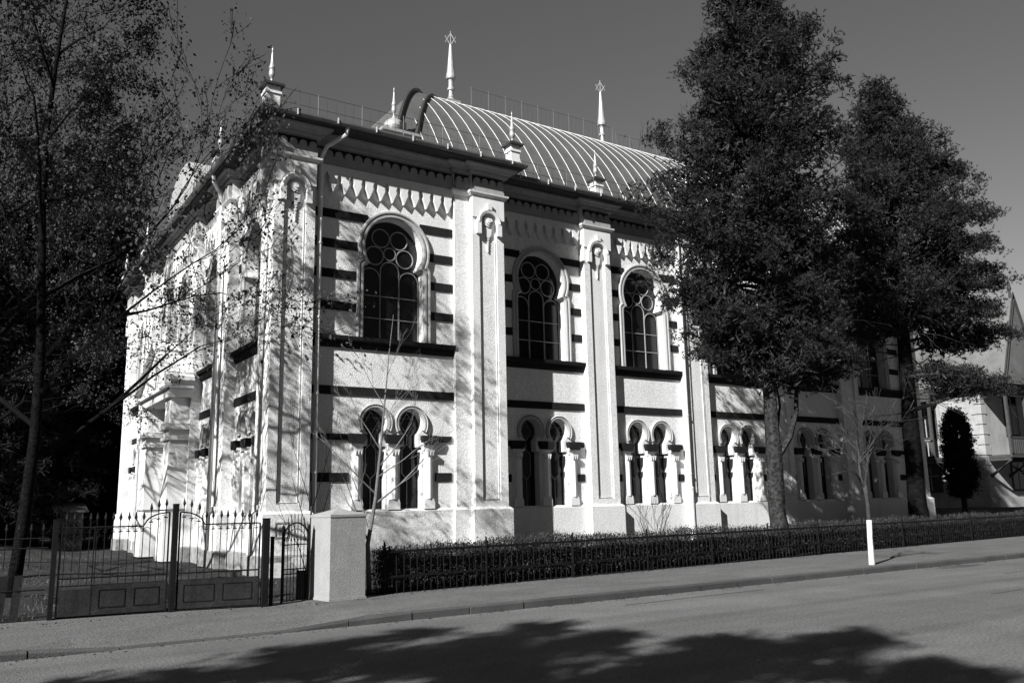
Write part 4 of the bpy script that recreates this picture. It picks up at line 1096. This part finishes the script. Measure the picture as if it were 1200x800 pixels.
# ------------------------------------------------------------------ VILLA on the right
VX, VY = 46.95, 25.4
VL = empty('villa', (VX, VY, 1.0)); tag(VL, 'pale steep roofed villa with timber balconies beyond the second pine', 'villa')
b = MB(); b.box(0, 16, 0, 12, -1.2, 6.9); wl = b.build('wall', 'villa', VL, world=False)
b = MB()
for k in range(13):
    b.box(-.05, .5 if k % 2 else .35, -.05, .02, k * .55, k * .55 + .5); b.box(-.06, .02, .021, .5 if k % 2 else .35, k * .55, k * .55 + .5)
b.box(-.08, 16.1, -.08, 12, -.3, .5)
for k in range(4): b.box(-.03, .0, .0, 12, 1.0 + k * .6, 1.02 + k * .6)
b.build('quoins', 'villa', VL, world=False)
def vwin(F, c, z0, z1, w_):
    b = MB(); b.fbox(F, c - w_ / 2 - .1, c + w_ / 2 + .1, -.02, .06, z0 - .1, z1 + .1); o = b.build('window', 'timber', VL, world=False)
    b = MB(); b.fbox(F, c - w_ / 2, c + w_ / 2, .05, .066, z0, z1); b.build('pane', 'glass', o, world=False)
    b = MB(); b.fbox(F, c - .03, c + .03, .05, .09, z0, z1); b.fbox(F, c - w_ / 2, c + w_ / 2, .05, .085, z1 - .6, z1 - .55); b.build('frame', 'tracery', o, world=False)
VF = lambda u_, d_, z_: (u_, -d_, z_)
VS = lambda u_, d_, z_: (-d_, u_, z_)
for c in (3, 6, 9.5, 13): vwin(VF, c, .9, 2.4, 1.2); vwin(VF, c, 3.9, 6.0, 1.2)
for c in (3.2, 6.4, 9.5): vwin(VS, c, 3.9, 6.0, 1.1); vwin(VS, c, .9, 2.3, 1.0)
for F, S__, L__ in ((VF, .15, 15.8), (VS, 2.1, 11.5)):
    b = MB(); b.fbox(F, S__, L__, .02, 1.3, 2.55, 2.7); b.fbox(F, S__, L__, 1.24, 1.32, 3.55, 3.64); b.fbox(F, S__, L__, 1.24, 1.32, 2.7, 2.78)
    x = S__
    while x < L__: b.fbox(F, x, x + .12, 1.26, 1.30, 2.78, 3.55); x += .2
    x = S__ + .02
    while x < L__:
        b.fbox(F, x, x + .14, 1.18, 1.32, 2.7, 5.9)
        b.prism(F, [(x, 2.55), (x + .14, 2.55), (x + .14, 2.4), (x, 2.4)], .02, 1.2)
        b.loft([[F(x, .03, 1.5), F(x + .14, .03, 1.5), F(x + .14, .03, 1.7), F(x, .03, 1.7)], [F(x, 1.1, 2.4), F(x + .14, 1.1, 2.4), F(x + .14, 1.25, 2.4), F(x, 1.25, 2.4)]])
        x += 1.9
    b.fbox(F, S__, L__, 1.16, 1.34, 5.8, 6.5); b.fbox(F, S__, L__, .02, 1.2, 6.2, 6.3)
    b.build('balcony', 'timber', VL, world=False)
b = MB()
def gable(b, x0, x1, y0, y1, zb, zr, ax):
    if ax == 'x': P0 = [(x0, y0, zb), (x0, (y0 + y1) / 2, zr), (x0, y1, zb)]; P1 = [(x1, y0, zb), (x1, (y0 + y1) / 2, zr), (x1, y1, zb)]
    else: P0 = [(x0, y0, zb), ((x0 + x1) / 2, y0, zr), (x1, y0, zb)]; P1 = [(x0, y1, zb), ((x0 + x1) / 2, y1, zr), (x1, y1, zb)]
    b.add(P0 + P1, [(0, 1, 2), (3, 5, 4), (0, 3, 4, 1), (1, 4, 5, 2), (0, 2, 5, 3)])
gable(b, -.8, 17, -1.4, 13, 6.5, 10.8, 'x'); gable(b, -.6, 3.4, -1.7, 6, 6.4, 11.3, 'y'); gable(b, 5, 9.6, -1.7, 6, 6.4, 11.5, 'y')
rf = b.build('roof', 'slate', VL, world=False)
b = MB(); b.box(6, 6.8, 3, 3.8, 9, 13.0); b.build('chimney', 'villa', rf, world=False)
MB().lathe([(.08, 0), (.06, .4), (.12, .5), (.01, 1.2)], (1.4, -1.6, 11.2), 6).build('finial', 'darktimber', rf, world=False)
for xx, s_ in ((1.4, -1), (1.4, 1), (7.3, -1), (7.3, 1)):
        b = MB()
        b.loft([[(xx + s_ * 2.1, -1.72, 6.4), (xx, -1.72, 11.5), (xx, -1.72, 11.1), (xx + s_ * 1.9, -1.72, 6.4)], [(xx + s_ * 2.1, -1.80, 6.4), (xx, -1.80, 11.5), (xx, -1.80, 11.1), (xx + s_ * 1.9, -1.80, 6.4)]])
        b.build('bargeboard', 'darktimber', rf, world=False)
# columnar cypress by the villa
rs = np.random.RandomState(9)
CP = empty('cypress', (38.4, 22.0, .75)); tag(CP, 'narrow columnar dark cypress standing between the second pine and the villa', 'cypress')
MB().tube([(0, 0, -.4), (0, 0, 1.1), (0, 0, 4)], [.13, .11, .03], 8).build('trunk', 'bark', CP, world=False)
cl = []
for i in range(420):
    z = .9 + 3.7 * rs.rand(); R = .64 * min(1, (z - .5) * 1.4) * (1 if z < 3.3 else math.sqrt(max(.02, 1 - ((z - 3.3) / 1.35) ** 2))); a = rs.uniform(0, 2 * PI)
    q = R * rs.uniform(.4, 1); cl.append((q * math.cos(a), q * math.sin(a), z))
T = tufts(cl, .12, 34, 3, .02, (.09, .09, .12)); np_obj('crown', T.reshape(-1, 3), len(T), 3, 'needles2', CP)
# hill with far woods
b = MB(); rows = []
for j in range(10):
    rows.append([(90 + i * 22 - j * 0, 150 + j * 14, -1 + (j / 9) ** .8 * (34 + 7 * math.sin(i * .8) + 5 * math.sin(i * 1.9 + 1)) * min(1, (i + .5) / 2.5)) for i in range(16)])
b.loft(rows, False); o = b.build('hill', 'hill', smooth=True); tag(o, kind='structure')
rg = random.Random(3)
sproto = None
for k in range(26):
    i = rg.uniform(3, 12); j = rg.uniform(4, 9)
    x = 90 + i * 22; y = 150 + j * 14; z = -1 + (j / 9) ** .8 * (34 + 7 * math.sin(i * .8) + 5 * math.sin(i * 1.9 + 1))
    if sproto is None:
        rs = np.random.RandomState(91); sproto = empty('hill_spruce', (x, y, z - .6))
        MB().tube([(0, 0, -1), (0, 0, 9)], [.2, .03], 5).build('trunk', 'bark', sproto, world=False)
        cl = []
        for q in range(260):
            t = rs.rand() ** 1.2; a = rs.uniform(0, 2 * PI); R = 2.3 * (1 - t) * rs.uniform(.3, 1); cl.append((R * math.cos(a), R * math.sin(a), .8 + 8.6 * t))
        T = tufts(cl, .7, 4, 3, .10, (.25, .25, .2), droop=.6); np_obj('crown', T.reshape(-1, 3), len(T), 3, 'needles2', sproto); o = sproto
    else:
        o = copy_tree(sproto); o.location = (x, y, z - .6); s_ = rg.uniform(.7, 1.3); o.scale = (s_, s_, s_ * rg.uniform(.9, 1.3))
    tag(o, 'dark spruce on the distant wooded hill at the right edge', 'spruce tree', 'spruces on the distant hill')
# conifers standing behind the photographer that throw their shadow on the road
def shade_tree(x, y, H, R, seed, zc, label):
    global rs
    rs = np.random.RandomState(seed); rg = random.Random(seed)
    root = empty('spruce_tree', (x, y, .1)); tag(root, label, 'spruce tree', 'spruces across the road')
    b = MB(); b.tube([(0, 0, -.2), (0, 0, H)], [.25, .04], 8); b.build('trunk', 'bark', root, world=False)
    cl = []
    for i in range(170):
        t = rg.random() ** .9; z = zc + (H - zc) * t; a = rg.uniform(0, 2 * PI); r0 = R * (1 - t) ** .5 * rg.choice((.45, .6, .8, 1.0, 1.3, 1.55)) + .12
        m = max(2, int(r0 / .3))
        for k in range(1, m + 1):
            q = r0 * k / m; cl.append((q * math.cos(a), q * math.sin(a), z - .22 * q))
    T = tufts(cl, .30, 9, 3, .035, (.13, .13, .09), droop=.6, upb=.2); np_obj('crown', T.reshape(-1, 3), len(T), 3, 'needles2', root)
for i, (tx, ty, R_, lb_) in enumerate([(5.6, 10.9, 1.3, 'slimmest spruce across the road, farthest left'), (7.2, 10.2, 1.7, 'second spruce from the left across the road'), (7.3, 8.9, 1.9, 'middle spruce of the row across the road'),
        (8.7, 7.9, 1.6, 'fourth spruce from the left across the road'), (9.6, 7.1, 1.9, 'widest spruce across the road'), (8.6, 5.2, 1.8, 'spruce across the road closest behind the photographer')]):
    H_ = 12.5; k_ = H_ / math.tan(el); shade_tree(tx - k_ * math.cos(az), ty - k_ * math.sin(az), H_, R_, 71 + i, 2.5, lb_)
# thin repair seams in the asphalt
b = MB()
for (xa, ya, xb, yb) in ((19.0, 10.2, 30.0, 10.6), (15.0, 8.3, 32.0, 9.1), (9.5, 11.3, 13.0, 11.45)):
    P = []; n_ = 40
    for k in range(n_ + 1):
        t = k / n_; P.append((xa + (xb - xa) * t, ya + (yb - ya) * t + rnd.uniform(-.012, .012)))
    b.loft([[(p[0], p[1] - .02, .004), (p[0], p[1] + .02, .004)] for p in P], False)
tag(b.build('road_seam', 'kerb', norm=False), kind='structure')
# leaf litter along the kerb and fence foot
rs = np.random.RandomState(15); n = 900
x = rs.uniform(-1, 26, n); side = rs.rand(n) < .45
y = np.where(side, 12.0 + .014 * (x - 6) - np.abs(rs.normal(0, .10, n)) - .02, 14.62 + (x - 6.9) * .0907 - np.abs(rs.normal(0, .12, n)) - .02)
y = np.where((~side) & (x < 6.8), 14.2 - np.abs(rs.normal(0, .15, n)), y)
z = np.where(side, .006, .132)
C_ = np.stack([x, y, z], 1); a_ = rs.uniform(0, 2 * PI, n); d = np.stack([np.cos(a_), np.sin(a_), rs.uniform(0, .3, n)], 1); s_ = np.stack([-np.sin(a_), np.cos(a_), rs.uniform(0, .3, n)], 1)
L_ = rs.uniform(.015, .04, (n, 1)); Q = np.stack([C_, C_ + d * L_ + s_ * L_ * .4, C_ + d * L_ * 1.8, C_ + d * L_ - s_ * L_ * .4], 1)
o = np_obj('leaf_litter', Q.reshape(-1, 3), n, 4, 'core'); tag(o, 'scattered dead leaves along the kerb and fence foot', 'leaf litter', kind='stuff')

b = MB()
for (px_, py_, w_, h_) in ((20.3, 11.9, .9, .22), (26.0, 9.4, 1.6, .7)):
    b.loft([[(px_ + w_ * math.cos(2 * PI * k / 16) * (1 + .12 * math.sin(k * 2.2)), py_ + h_ * math.sin(2 * PI * k / 16), .0025 + .0005 * j) for k in range(16)] for j in (0, 1)]); n_ = len(b.v); b.f.append(tuple(range(n_ - 16, n_)))
tag(b.build('road_patch', 'kerb', norm=False), kind='structure')
